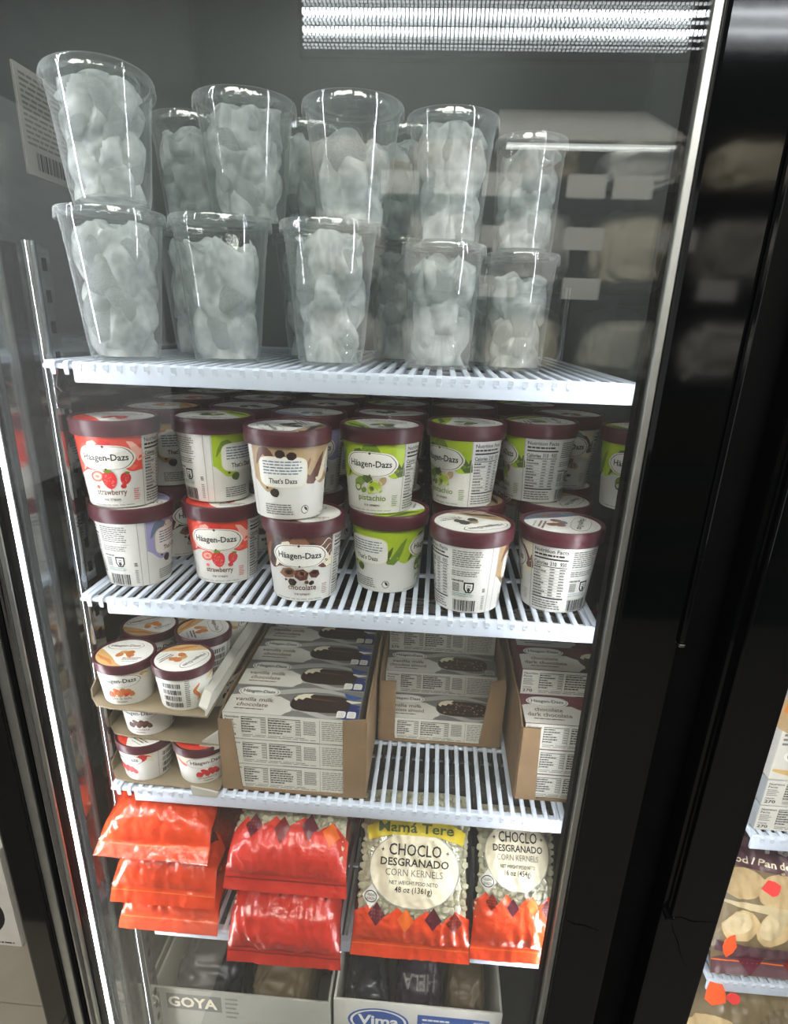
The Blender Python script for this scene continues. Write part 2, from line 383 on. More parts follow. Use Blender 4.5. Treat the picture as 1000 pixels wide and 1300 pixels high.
for nm_, pts in enumerate(([(.399,-.326),(.409,-.334),(.421,-.332),(.433,-.337),(.447,-.336),(.463,-.335)], [(.409,-.334),(.415,-.354),(.424,-.372),(.430,-.39),(.440,-.411)], [(.290,-.352),(.300,-.357),(.312,-.358),(.330,-.365)])):
    c = PR(); c.ribbon([(x, zz(z)) for x, z in pts], .0012, 'blackmatt', 1)
    rt_ = door if nm_ == 2 else dq
    o = link('crack', c.mesh('crack', lambda u, v, e: (u, -.0722-e, v))); o.parent = rt_; o.matrix_parent_inverse = Matrix.Translation(rt_.location).inverted()

# ------------------------------------------------------------------ shelves
slat_me = None
def shelf(z, label, x0=-.2945, x1=.2945, full=True, n=None):
    global slat_me
    t = empty('wire_shelf', ((x0+x1)/2, .27, z), label, 'shelf', 'white wire shelves')
    W = x1-x0; c = (x0+x1)/2; loc = t.location
    f = P(t)
    lx = x0+.032 if full else x0+.0
    f('front_lip', MB().cbox(lx, x1, .001, .006, z-.0215, z-.001, .0018), 'shelf', True)
    mb = MB(); mb.cbox(x0, x1, .002, .014, z-.0085, z-.0035, .002); mb.cbox(x0, x0+.008, .006, .55, z-.009, z-.0005, .002); mb.cbox(x1-.008, x1, .006, .55, z-.009, z-.0005, .002); mb.cbox(x0, x1, .545, .553, z-.009, z-.0005, .002)
    for y in (.14, .28, .42): mb.cbox(x0, x1, y, y+.006, z-.011, z-.006, .001)
    f('rim_frame', mb, 'shelf', True)
    if slat_me is None:
        s = MB(); pr = [(-.003,-.0085),(-.004,-.003),(-.002,-.0005),(.002,0),(.545,0),(.548,-.006)]
        hw = .0028; vs = []
        for y, zq in pr: vs += [(-hw, y, zq), (-hw*.6, y, zq+.0006), (hw*.6, y, zq+.0006), (hw, y, zq), (hw*.8, y+.0005, zq-.0045), (-hw*.8, y+.0005, zq-.0045)]
        s.add(vs, [(i*6+k, i*6+(k+1) % 6, i*6+6+(k+1) % 6, i*6+6+k) for i in range(5) for k in range(6)]+[(5,4,3,2,1,0), tuple(range(30,36))])
        slat_me = s.mesh('slat', 'shelf', True)
    n = n or int(W/.0139)
    for i in range(n):
        x = x0+.012+(W-.024)*i/(n-1); link('slat', slat_me, t, (x-loc.x, .004-loc.y, -.0008))
    if full:
        for sx in (-1,):
            f('support_clip', MB().tube([(-.3035, .045, z-.035), (-.300, .03, z-.028), (-.285, .012, z-.010)], .0013, 6), 'chrome')
SH = [zz(.2569), zz(0.0), zz(-.2704), zz(-.5144)]
for z, l in zip(SH, ('top white wire shelf holding the clear cups of ice', 'second white wire shelf holding the maroon lidded ice cream pints', 'third white wire shelf holding the kraft cartons of ice cream bars', 'lowest white wire shelf under the orange corn bags')): shelf(z, l)

# ------------------------------------------------------------------ ice cream pints
H, RT, RB, RL = .0975, .0438, .0368, .048          # tub height, radii of body top, base and lid
def cone_map(rt, rb, h, wrap):
    def f(u, v, e):
        a = 2*math.pi*u/wrap; r = rb+(rt-rb)*(v/1000)/h+e; return (r*math.sin(a), -r*math.cos(a), v/1000)
    return f
def cloud(p, x, y, a, b, lay=3, edge='brown'):
    def pts(k):
        o = []
        for i in range(48):
            t = 2*math.pi*i/48; q = 1+.05*math.cos(6*t)+(.10*max(0, math.cos(2*t-math.pi))**6)
            o.append((x+a*k*math.copysign(abs(math.cos(t))**.72, math.cos(t))*(1+.02*math.cos(8*t)), y+b*k*math.copysign(abs(math.sin(t))**.8, math.sin(t))*q))
        return o
    p.poly(pts(1.0), 'white', lay); p.poly(pts(.93), edge, lay+1); p.poly(pts(.895), 'white', lay+2)
def logo(p, x, y, wd, lay=6, rot=0, h=None): p.text('H\u00e4agen-Dazs', x, y, h or wd*.145, 'ink', lay, .018, rot, wd)
def strawberry(p, x, y, s, lay=4, rot=0, seed=1):
    pts = []
    for k in range(16):
        t = 2*math.pi*k/16; px = s*.62*math.sin(t)*(1+.15*math.cos(t)); py = s*.75*math.cos(t)-(.06*s if abs(math.sin(t)) < .3 and math.cos(t) > 0 else 0)
        pts.append((x+px*math.cos(rot)-py*math.sin(rot), y+px*math.sin(rot)+py*math.cos(rot)))
    p.poly(pts, 'red', lay); rr = random.Random(seed)
    for k in range(14): p.ell(x+s*(rr.random()-.5)*.8, y+s*(rr.random()-.5)*.9, s*.035, s*.05, 'pink', lay+1, n=5)
    for k in range(5):
        a = rot+math.pi/2+(k-2)*.42; p.ribbon([(x-math.sin(rot)*s*.55, y+math.cos(rot)*s*.6), (x-math.sin(rot)*s*.6+s*.25*math.cos(a), y+math.cos(rot)*s*.62+s*.2*math.sin(a)), (x-math.sin(rot)*s*.6+s*.45*math.cos(a), y+math.cos(rot)*s*.62+s*.3*math.sin(a))], s*.16, 'green', lay+2)
def wrap_print(kind):
    """the whole printed wrapper of a pint; u is mm around the wall (270 to the full turn), 0 at the middle of the front"""
    p = PR(); fl = {'strawberry': ('ored','red','lred','pink'), 'pistachio': ('lime','green','lime','dgreen'), 'chocolate': ('choc','mchoc','dkchoc','cream'),
                    'cookie': ('tan','choc','cream','mchoc'), 'lilac': ('lilac','slate','cream','lilac'), 'caramel': ('gold','cara','cream','choc'), 'walnut': ('cream','tan','slate','choc')}[kind]
    top = 81.3
    edge = lambda u: (45 if u > -52 else 39)+6*math.sin(u*.085+1.0)+3*math.sin(u*.19)
    # colour band: story side and front (from -125 to +42)
    lo = wave(-126, 41, 46, edge); p.poly([(41, top), (-126, top)]+lo, fl[0], 1)
    rr = random.Random(len(kind))
    for k in range(9):
        u0 = -124+k*18+rr.random()*5; v0 = 50+rr.random()*12
        pts = [(min(40.5, max(-125.5, u0+q*4.2)), min(77.5, v0+13*math.sin(q*.62+k)+q*1.1)) for q in range(8)]
        p.ribbon(pts, 8+4*rr.random(), fl[1+k % 3], 2)
    if kind == 'chocolate':
        for k in range(5): p.ribbon([(22+q*2.6, 44+k*7+4*math.sin(q*.8+k)) for q in range(8)], 1.1, 'cream', 3)
    # front
    cloud(p, 0, 57, 33, 13.5); logo(p, 0, 54.2, 51)
    p.ell(0, 69.5, 1.6, 1.6, 'brown', 6, n=8); p.ell(0, 44.5, 1.3, 1.3, 'brown', 6, n=8)
    if kind == 'strawberry':
        p.ell(-12, 36, 9, 6.2, 'lred', 3, .2); p.ell(-12, 36, 6, 4, 'pink', 4, .2); p.ell(-12, 36, 2.5, 1.6, 'lred', 5)
        strawberry(p, 2, 32, 13.5, 4, .1); strawberry(p, 20, 33.5, 9.5, 4, -.3, 2); p.ell(17, 25, 3.4, 2.6, 'red', 4); p.ell(-13, 24, 2.4, 2, 'lred', 4)
    elif kind == 'pistachio':
        for x, y, a, b, r, c in ((-13,37,9,5,.5,'green'),(-3,40,7,4.5,-.3,'dgreen'),(6,32,10,8,.4,'pist'),(2,30,4,8,-.5,'lime'),(10,31,3,7,.6,'lime'),(-16,30,5,5,0,'dgreen'),(-8,27,4,3,.6,'green'),(15,38,6,4,.9,'tan'),(-16,30,3,3,0,'pist')): p.ell(x, y, a, b, c, 4, r, 12, .08, int(a*9))
    elif kind == 'chocolate':
        for x, y, a, b, r, c in ((-15,36,11,7,.2,'mchoc'),(-13,37,7,4,.2,'choc'),(2,34,9,8,.3,'choc'),(2,36,6,4,.3,'mchoc'),(18,35,7,6,-.2,'choc'),(18,37,4,3,-.2,'dkchoc'),(-10,25,6,5,0,'dkchoc'),(8,25,3,2.4,0,'choc'),(14,24,4,3,.6,'dkchoc'),(-18,27,2.2,1.6,0,'choc')): p.ell(x, y, a, b, c, 4, r, 6, .12, int(a*7))
    else:
        for k in range(9): p.ell(-16+k*4+rr.random()*3, 34+(rr.random()-.5)*9, 5.5, 4, rr.choice((fl[1], 'cara' if kind == 'caramel' else 'choc', 'mchoc')), 4, rr.random()*3, 9, .12, k)
    nm = {'strawberry': 'strawberry', 'pistachio': 'pistachio', 'chocolate': 'chocolate'}.get(kind)
    if nm: p.text(nm, 2, 15.2, 7, 'brown' if kind != 'pistachio' else 'green', 3, .012, 0, 36); p.text('ice cream', 2, 8.4, 3.6, 'brown', 3, .012, 0, 20)
    else: p.lines(-13, 15, 15, 21, 1, 'brown', 3, .6, 5, .1); p.lines(-7, 10, 9, 12, 1, 'brown', 3, .6, 6, .1)
    p.lines(28, 36, 8, 22, 6, fl[1], 2, .4, 11); p.lines(-36, 36, 2.2, 4.2, 1, 'lgrey', 2, .6, 12)
    # nutrition panel
    p.rect(41, 42, 0, top, 'lgrey', 2)
    p.text('Nutrition Facts', 45, 72.5, 4.4, 'ink', 3, .012, 0, 38, 'l'); p.lines(45, 82, 67.5, 71, 1, 'ink', 2, .6, 3)
    p.rect(45, 84, 64.2, 66, 'ink', 2); p.text('Calories', 45, 57.5, 4.4, 'ink', 3, .02, 0, 17, 'l'); p.text('310', 68, 57.5, 5, 'ink', 3, .012, 0, 7); p.text('930', 79, 57.5, 5, 'ink', 3, .012, 0, 7)
    p.rect(45, 84, 55.4, 56.2, 'ink', 2)
    for i in range(10):
        y = 52-i*3.6; p.lines(45, 62, y, y+2.6, 1, 'ink' if i % 3 == 0 else 'grey', 2, .62, 20+i, .5); p.lines(65, 71, y, y+2.6, 1, 'grey', 2, .62, 40+i); p.lines(76, 83, y, y+2.6, 1, 'grey', 2, .62, 60+i); p.rect(45, 84, y-.55, y-.3, 'grey', 2)
    p.rect(45, 84, 16.5, 18, 'ink', 2); p.lines(45, 83, 3, 15, 4, 'grey', 2, .5, 9)
    # ingredients and bar code panel
    p.lines(89, 124, 56, 76, 8, 'grey', 2, .5, 13); p.rect(89, 124, 53.6, 54, 'grey', 2); p.lines(89, 122, 45, 52, 3, 'grey', 2, .5, 14, .4)
    p.lines(89, 108, 38, 41.5, 1, 'grey', 2, .6, 15)
    p.lines(90, 99, 26, 37, 6, 'grey', 2, .7, 16, .1)
    def shield(k): return [(110-6*k, 32+6.5*k), (110+6*k, 32+6.5*k), (110+6*k, 32-2*k), (110+3*k, 32-6.5*k), (110-3*k, 32-6.5*k), (110-6*k, 32-2*k)]
    p.poly(shield(1), 'ink', 3); p.poly(shield(.72), 'white', 4); p.rect(107.5, 112.5, 34, 35, 'ink', 5); p.ell(110, 29.5, 2.2, 2.2, 'ink', 5, n=8); p.rect(107, 113, 31.8, 32.6, 'ink', 5)
    p.lines(90, 118, 20, 25, 3, 'teal', 2, .45, 17); p.bars(91, 121, 2.5, 16, 2); p.rect(90.5, 121.5, 1.2, 1.8, 'lgrey', 2)
    p.lines(127, 131, 4, 22, 8, 'grey', 2, .5, 18); p.lines(127, 131, 26, 31, 3, 'ink', 2, .7, 19); p.rect(134.2, 135, 0, top, 'lgrey', 2)
    # story panel
    def blob(k): return [(-88+28*k*math.copysign(abs(math.cos(t))**.45, math.cos(t)), 53+17*k*math.copysign(abs(math.sin(t))**.45, math.sin(t))) for t in [2*math.pi*i/36 for i in range(36)]]
    p.poly(blob(1), 'cream', 4); p.poly(blob(.94), 'white', 5)
    p.lines(-110, -66, 50, 66, 5, 'slate', 6, .42, 21, .2); p.text("That's Dazs", -88, 41, 5.4, 'dkchoc', 6, .02, 0, 32)
    p.ell(-98, 30, 6, 5, {'pistachio': 'dgreen', 'strawberry': 'red'}.get(kind, 'dkchoc'), 4, .3, 9, .12, 3); p.ell(-107, 35, 1.6, 1.3, 'dkchoc', 4)
    if kind == 'cookie':
        for x, y in ((-78,71),(-90,73)): p.ell(x, y, 6, 4.5, 'dkchoc', 6, .3, 8, .15, 4)
    p.lines(-112, -74, 5, 18, 5, 'grey', 2, .5, 22, .15); p.ell(-62, 11, 5, 5, 'ink', 2, n=14); p.ell(-62, 11, 4.2, 4.2, 'white', 3, n=14); p.ell(-61, 12, 1.4, 3, 'ink', 4, .7)
    p.rect(-127.2, -126.5, 0, top, 'lgrey', 2)
    return p.mesh('printed_label', cone_map(RT, RB, (H-.0162), 270), 5)
def lid_top_print(kind, r):
    p = PR(); R_ = 41
    c1, c2 = {'strawberry': ('ored','red'), 'pistachio': ('lime','dgreen'), 'chocolate': ('choc','dkchoc'), 'cookie': ('tan','ink'), 'lilac': ('lilac','slate'), 'caramel': ('gold','cara'), 'walnut': ('slate','mchoc')}[kind]
    p.ell(0, 0, R_, R_, 'white', 0, n=40)
    p.poly([(R_*math.cos(t), R_*math.sin(t)) for t in [R(160)+R(120)*i/14 for i in range(15)]]+[(-4,-30),(-14,-14),(-24,-2)], c1, 1)
    p.ribbon([(-38,-6),(-28,-16),(-16,-24),(-8,-36)], 7, c2, 2)
    cloud(p, -4, 20, 29, 11, 2); logo(p, -4, 17.5, 44, 5)
    rr = random.Random(5)
    for k in range(7): p.ell(4+(rr.random()-.5)*24, -5+(rr.random()-.5)*13, 6.5, 5, rr.choice((c2, c1, c2)), 2, rr.random()*3, 9, .14, k)
    p.lines(2, 32, -24, -15, 2, 'brown', 2, .5, 8, .3); p.lines(4, 28, -29, -26, 1, 'teal', 2, .5, 9, .2)
    for k in range(40):
        t = 2*math.pi*k/40; p.rect(36.5*math.cos(t)-.5, 36.5*math.cos(t)+.5, 36.5*math.sin(t)-.5, 36.5*math.sin(t)+.5, 'lgrey', 1)
    s = r/41
    return p.mesh('lid_print', lambda u, v, e: (u*s, v*s, e), None)
tub_me = MB().lathe([(RB-.002, .0035), (RB-.0005, .0), (RB, .001), (RT, H-.0162), (RT+.0005, H-.0155), (RT, H-.006)], 56, cap0=True).mesh('tub', 'white', True)
lid_me = MB().lathe([(RL-.003, H-.0178), (RL-.0008, H-.0172), (RL-.0004, H-.0165), (RL, H-.002), (RL-.0008, H-.0003), (RL-.0022, H), (RL-.0042, H-.0004), (RL-.0052, H-.0022)], 56, cap1=True).mesh('lid', 'lid', True)
PINT = {}
PCAT = 'tub'
def pint(kind):
    if kind in PINT: return None
    t = empty('ice_cream_tub', (0,0,0), 'x', 'ice cream tub'); PINT[kind] = t
    link('tub', tub_me, t); link('printed_label', wrap_print(kind), t)
    l = link('lid', lid_me, t); link('lid_print', lid_top_print(kind, RL-.0055), l, (0,0,H-.0021)); return t
used = set()
def put_pint(kind, x, y, z, turn, label, group=None):
    first = pint(kind)
    if first is not None:
        o = PINT[kind]; o.location = (x, y, z); o.rotation_euler = (0,0,R(turn)); o['label'] = label
        if group: o['group'] = group
    else: o = dup(PINT[kind], (x, y, z), (0,0,R(turn)), label, group)
    return o
# turn: + brings the wrapper's left part to the front seen from above counter-clockwise
A, B = Z0+.0008, Z0+.0008+H
front = [
 ('strawberry', -0.2581, 0.0643, B, 6, 'strawberry ice cream tub with red art, first in the upper row'),
 ('lilac', -0.2517, 0.0677, A, -150, 'ice cream tub with bar code and lilac art, lower left corner'),
 ('pistachio', -0.1600, 0.1080, B, -178, 'ice cream tub with shield mark and green art, second in the upper row'),
 ('cookie', -0.0584, 0.0538, B, 121, 'ice cream tub with tan swirl and dark chip, text blob to the front'),
 ('chocolate', -0.0429, 0.0550, A, 4, 'chocolate ice cream tub with brown chunks, third in the lower row'),
 ('strawberry', -0.1506, 0.0939, A, 3, 'strawberry ice cream tub in the lower row, left of the chocolate one'),
 ('pistachio', 0.0409, 0.0966, B, -12, 'pistachio ice cream tub showing its whole front name, upper row'),
 ('pistachio', 0.0526, 0.0946, A, 84, 'ice cream tub with green swirls and white text blob, lower row'),
 ('pistachio', 0.1399, 0.1422, B, -46, 'pistachio ice cream tub turned half to its nutrition table, upper row'),
 ('cookie', 0.1497, 0.0508, A, -148, 'ice cream tub with visible lid art, bar code and tan corner, lower row front'),
 ('walnut', 0.2522, 0.0666, A, -107, 'ice cream tub with nutrition table and shield to the front, lower right'),
 ('pistachio', 0.2336, 0.1828, B, -85, 'ice cream tub with green left edge and large nutrition table, upper right'),
 ('walnut', .284, .270, B, -8, 'ice cream tub with nut picture set back near the right door edge, upper row'),
]
front.append(('pistachio', .352, .158, B, -20, 'ice cream tub with green art half hidden behind the right door edge'))
for a in front: put_pint(*a)
rr = random.Random(11)
ords = ('first','second','third','fourth','fifth','sixth','seventh')
for row in range(1, 5):
    for c in range(6):
        x = -.252+c*.0985+(rr.random()-.5)*.002+.004*(row % 2); y = .172+(row-1)*.1000+(rr.random()-.5)*.002
        if c == 5: x -= .004
        if c == 4 and row == 1: y += .075; continue
        if c == 5 and row < 3: continue
        if c in (4,) and row == 1: continue
        if c == 2 and row == 1: x = -.058; y = .171
        if c == 3 and row == 1: x = .044; y = .202
        if c in (1, 4) or (c == 3 and row > 1): y += .034
        k = rr.choice(('pistachio','chocolate','cookie','caramel','strawberry','lilac'))
        rw = ('second','third','fourth','last')[row-1]; ln = f'maroon lidded ice cream tub, upper layer, {rw} row from the front, {ords[c]} from the left'
        if y < .55: put_pint(k, x, min(y, .55), B, rr.random()*360, ln, 'ice cream tubs behind the front row')
        put_pint(rr.choice(('pistachio','chocolate','cookie','caramel')), x, min(y, .55), A, rr.random()*360, ln.replace('upper layer', 'lower layer'), 'ice cream tubs behind the front row')
put_pint('caramel', .262, .171, A, -120, 'ice cream tub with shield mark behind the lower right tub', 'ice cream tubs behind the front row')
put_pint('cookie', .150, .156, A, 140, 'ice cream tub behind the lower tub with visible lid art', 'ice cream tubs behind the front row')
put_pint('lilac', .283, .270, A, 20, 'ice cream tub under the set back nut picture tub near the right door edge', 'ice cream tubs behind the front row')

# ------------------------------------------------------------------ clear cups of ice on the top shelf
CUPS = {'large': (.0345, .0478, .1365, .0515), 'large_upper': (.0365, .0480, .1085, .0515), 'medium': (.0335, .0410, .1215, .0445), 'medium_upper': (.0335, .0430, .113, .0465), 'small': (.0310, .0362, .1165, .0397), 'small_upper': (.0310, .0345, .103, .0367)}
def ice_mesh(seed):
    bm = bmesh.new(); bmesh.ops.create_icosphere(bm, subdivisions=3, radius=1); rr = random.Random(seed); o = Vector((seed*3.1, seed*1.7, .3))
    ax = Vector((rr.uniform(.85,1.15), rr.uniform(.75,1), rr.uniform(.9,1.4)))
    pl = [(Vector((rr.uniform(-1,1), rr.uniform(-1,1), rr.uniform(-1,1))).normalized(), rr.uniform(.5,.8)) for _ in range(4)]
    for v in bm.verts:
        p = v.co.copy()
        for n, d in pl:
            k = p.dot(n)
            if k > d-.15: p -= n*(max(0, k-d)*.75+max(0, .15-abs(k-d))*.18)
        p *= 1+.13*noise.noise(p*1.6+o)+.06*noise.noise(p*3.5+o)+.03*noise.noise(p*8+o)
        v.co = Vector((p.x*ax.x, p.y*ax.y, p.z*ax.z))
    me = bpy.data.meshes.new('ice_chunk'); bm.to_mesh(me); bm.free(); me.materials.append(M['ice'])
    me.polygons.foreach_set('use_smooth', [True]*len(me.polygons)); return me
ICE = [ice_mesh(k) for k in range(1, 8)]
def ice_mass(size, fill, big, seed):
    """a lump of ice frozen together inside the cup, its lumps divided by creases"""
    rb, rt_, h, rl = CUPS[size]; mb = MB(); o = Vector((seed*1.37, seed*2.9, seed*.7)); n = 72; rows = 44; f = 1/(big*1.75); pr = []
    vs = []; ztop = h*fill
    def lump(p):
        d, _ = noise.voronoi(Vector((p.x*f, p.y*f, p.z*f*.85))+o); return min(1, (d[1]-d[0])*1.9)
    for j in range(rows+1):
        z = .004+(ztop-.004)*min(1, j/(rows-10)); R0 = rb+(rt_-rb)*z/h-.0016
        rr_ = R0 if j <= rows-10 else R0*(1-(j-(rows-10))/10.0)
        for k in range(n):
            a = 2*math.pi*k/n; p = Vector((rr_*math.sin(a), -rr_*math.cos(a), z)); l = lump(p)
            q = max(.0, 1-.24*(1-l)**1.5-.04*(1+noise.noise(p*60+o)))
            top_ = max(0, (z-ztop*.72)/(ztop*.28)); drop = top_*(.30*big*noise.noise(Vector((p.x*40, p.y*40, seed)))*2.6+big*.75*(1-l)*.8)
            zz_ = min(z+drop-top_*big*.15, h-.008)
            vs.append((p.x*q, p.y*q, max(.003, zz_)))
    mb.add(vs, [(j*n+k, j*n+(k+1) % n, (j+1)*n+(k+1) % n, (j+1)*n+k) for j in range(rows) for k in range(n)]+[tuple(reversed(range(n)))])
    me = mb.mesh('ice_mass', 'ice', True); me.polygons.foreach_set('use_smooth', [True]*len(me.polygons)); return me
cup_me = {}
def cup_meshes(size):
    if size in cup_me: return cup_me[size]
    rb, rt_, h, rl = CUPS[size]; b = MB()
    b.lathe([(rb*.80, .004), (rb*.86, .0015), (rb*.96, .0), (rb, .004), (rb+(rt_-rb)*.10, h*.10), (rb+(rt_-rb)*.105+.0004, h*.105), (rb+(rt_-rb)*.78, h*.78), (rb+(rt_-rb)*.78+.0007, h*.79), (rb+(rt_-rb)*.86, h*.86), (rb+(rt_-rb)*.86+.0007, h*.87), (rt_, h-.006), (rt_+.0018, h-.003)], 64, cap0=True)
    l = MB(); n = 128
    l.lathe([(rl-.0012, h-.009), (rl, h-.0085), (rl, h-.001), (rl-.001, h+.0012), (rl-.004, h+.0015), (rl-.0055, h-.003), (rl*.74, h-.0032), (rl*.72, h+.0012), (rl*.68, h+.0018), (rl*.66, h-.0012), (rl*.12, h-.0012), (rl*.10, h-.0002)], n, cap1=True, mod=lambda a, i: 1+(.012 if i in (0,1) and int(a/(2*math.pi)*n+.5) % 4 < 2 else 0))
    cup_me[size] = (b.mesh('cup_wall', 'plastic', True), l.mesh('lid', 'plastic', True)); return cup_me[size]
cupn = 0
def cup(size, x, y, z, label, fill=.85, big=.016, rot=(0,0,0), seed=None, group=None):
    global cupn
    cupn += 1; rr = random.Random(seed or cupn*13); rb, rt_, h, rl = CUPS[size]
    t = empty('ice_cup', (x, y, z), label, 'cup', group, (rot[0], rot[1], R(rr.random()*90) if rot == (0,0,0) else 0))
    wm, lm = cup_meshes(size); link('cup_wall', wm, t); link('lid', lm, t)
    link('ice_mass', ice_mass(size, min(.9, fill*.95), big, cupn*3+1), t)
    zc = .012+big*.8
    while zc < h*fill:
        r = rb+(rt_-rb)*zc/h-.0022; n = max(3, int(2.6*r/big)); a0 = rr.random()*6.3
        for k in range(n):
            if zc < h*fill*.7 and rr.random() < .45: continue
            s = big*rr.uniform(.75, 1.1); a = a0+2*math.pi*k/n+rr.uniform(-.25,.25); d = max(0, r-s*.62)
            if zc > h*fill*.75: d *= rr.uniform(.5, 1)
            o = link('ice_chunk', rr.choice(ICE), t, (d*math.cos(a), d*math.sin(a), min(zc+rr.uniform(-.3,.3)*big, h*.93-s*.9)), (rr.uniform(-.5,.5), rr.uniform(-.5,.5), a)); o.scale = (s*.55, s*.85, s*.85)
        zc += big*1.15
    return t
z1 = SH[0]; ch = lambda s: CUPS[s][2]+.0022
L_, M_, S_ = ch('large'), ch('medium'), ch('small')
cup('large', -.2285, .0500, z1, 'clear cup of chunky ice, bottom row, leftmost at the shelf corner', .9, .0215)
cup('large', -.1285, .0800, z1, 'clear cup of rounded ice, bottom row, second from the left', .80, .023)
cup('large', -.0170, .0900, z1, 'clear cup of packed ice, bottom row, third from the left in the middle', .90, .020)
cup('medium', .1010, .1080, z1, 'clear smaller cup of ice, bottom row, fourth from the left', .86, .021)
cup('small', .1850, .1230, z1, 'smallest clear cup of ice, bottom row, far right', .80, .0155)
cup('large_upper', -.2300, .0600, z1+L_+.0043, 'tilted clear cup heaped with ice, upper row, leaning at the far left', .96, .0165, (R(-7), R(-4), 0))
cup('large_upper', -.1085, .118, z1+L_, 'clear cup of crushed ice, upper row, second of the front ones', .90, .0175)
cup('large_upper', .0015, .122, z1+L_, 'clear half full cup with big round ice lumps, upper row middle', .62, .024)
cup('medium_upper', .1030, .121, z1+M_, 'clear cup of tall ice lumps, upper row, under the reflected shelf', .90, .021)
cup('small_upper', .1840, .130, z1+S_, 'clear cup of fine ice, upper row, far right', .90, .015)
for x, y, n in ((-.190, .186, 'behind the tilted cup'), (-.055, .210, 'behind the crushed ice cup'), (.054, .216, 'behind the half full cup')):
    cup('large', x, y, z1, f'clear cup of ice standing in the lower row {n}', .85, .021)
    cup('large_upper', x+.003, y+.004, z1+L_, f'clear cup of ice on another cup, upper row, {n}', .85, .021)
cup('medium', .152, .212, z1, 'clear cup of ice standing behind the two right hand cups', .7, .018)

# ------------------------------------------------------------------ small ice cream cups in kraft trays
h2, r2t, r2b, r2l = .0575, .0345, .0295, .0372
def mini_print(kind):
    p = PR(); c1, c2 = {'caramel': ('gold','cara'), 'strawberry': ('lred','red'), 'coffee': ('tan','choc')}[kind]; top = 44.6
    p.poly([(38, top), (-100, top)]+wave(-100, 38, 30, lambda u: 33+5*math.sin(u*.1)), 'cream', 1)
    for k in range(5): p.ribbon([(min(37, max(-99, -96+k*26+q*4)), 36+5*math.sin(q*.7+k)) for q in range(8)], 5, c1, 2)
    cloud(p, 0, 35, 27, 8.5, 3); logo(p, 0, 33.2, 40, 6)
    rr = random.Random(4)
    for k in range(9): p.ell(-12+k*3+rr.random()*2, 19+(rr.random()-.5)*7, 4.5, 3.4, c2 if k % 3 else ('red' if kind == 'strawberry' else 'ored' if kind == 'caramel' else 'dkchoc'), 4, rr.random()*3, 9, .13, k)
    p.text({'caramel': 'dulce de leche', 'strawberry': 'strawberry', 'coffee': 'chocolate'}[kind], 0, 8.2, 4, 'brown', 3, 0, 0, 26); p.lines(-6, 7, 4, 6, 1, 'brown', 3, .6, 4, 0)
    if kind == 'strawberry': p.ell(24, 38, 7, 6, 'red', 4, .4, 9, .1)
    p.rect(44, 44.6, 0, top, 'lgrey', 2)
    for k in range(4): p.bars(50, 74, 5+k*9.2, 11.5+k*9.2, 2, k)
    p.lines(78, 84, 4, 44, 14, 'grey', 2, .5, 9)
    p.lines(-95, -60, 6, 28, 6, 'grey', 2, .5, 10)
    p.ribbon([(92+3*math.sin(q), 12+q*3) for q in range(9)], 5, c2, 3); p.ell(100, 16, 5, 4, 'cream', 2)
    return p.mesh('printed_label', lambda u, v, e: ((r2b+(r2t-r2b)*v/47+e)*math.sin(2*math.pi*u/205), -(r2b+(r2t-r2b)*v/47+e)*math.cos(2*math.pi*u/205), v/1000), 5)
mtub = MB().lathe([(r2b-.002, .003), (r2b-.0005, 0), (r2b, .001), (r2t, .0450), (r2t, h2-.004)], 48, cap0=True).mesh('tub', 'white', True)
mlid = MB().lathe([(r2l-.002, .0450), (r2l-.0006, .0455), (r2l, h2-.0015), (r2l-.0008, h2-.0002), (r2l-.0018, h2), (r2l-.0032, h2-.0006), (r2l-.0038, h2-.0016)], 48, cap1=True).mesh('lid', 'lid', True)
MINI = {}
def mini(kind, x, y, z, turn, label):
    if kind not in MINI:
        t = empty('small_ice_cream_cup', (x,y,z), label, 'ice cream cup', None, (0,0,R(turn))); MINI[kind] = t
        link('tub', mtub, t); link('printed_label', mini_print(kind), t); l = link('lid', mlid, t); link('lid_print', lid_top_print({'coffee': 'chocolate'}.get(kind, kind), r2l-.0042), l, (0,0,h2-.0015))
    else: dup(MINI[kind], (x,y,z), (0,0,R(turn)), label)
s3 = SH[2]
TZ = (s3+.0012, s3+.0636, s3+.1260)
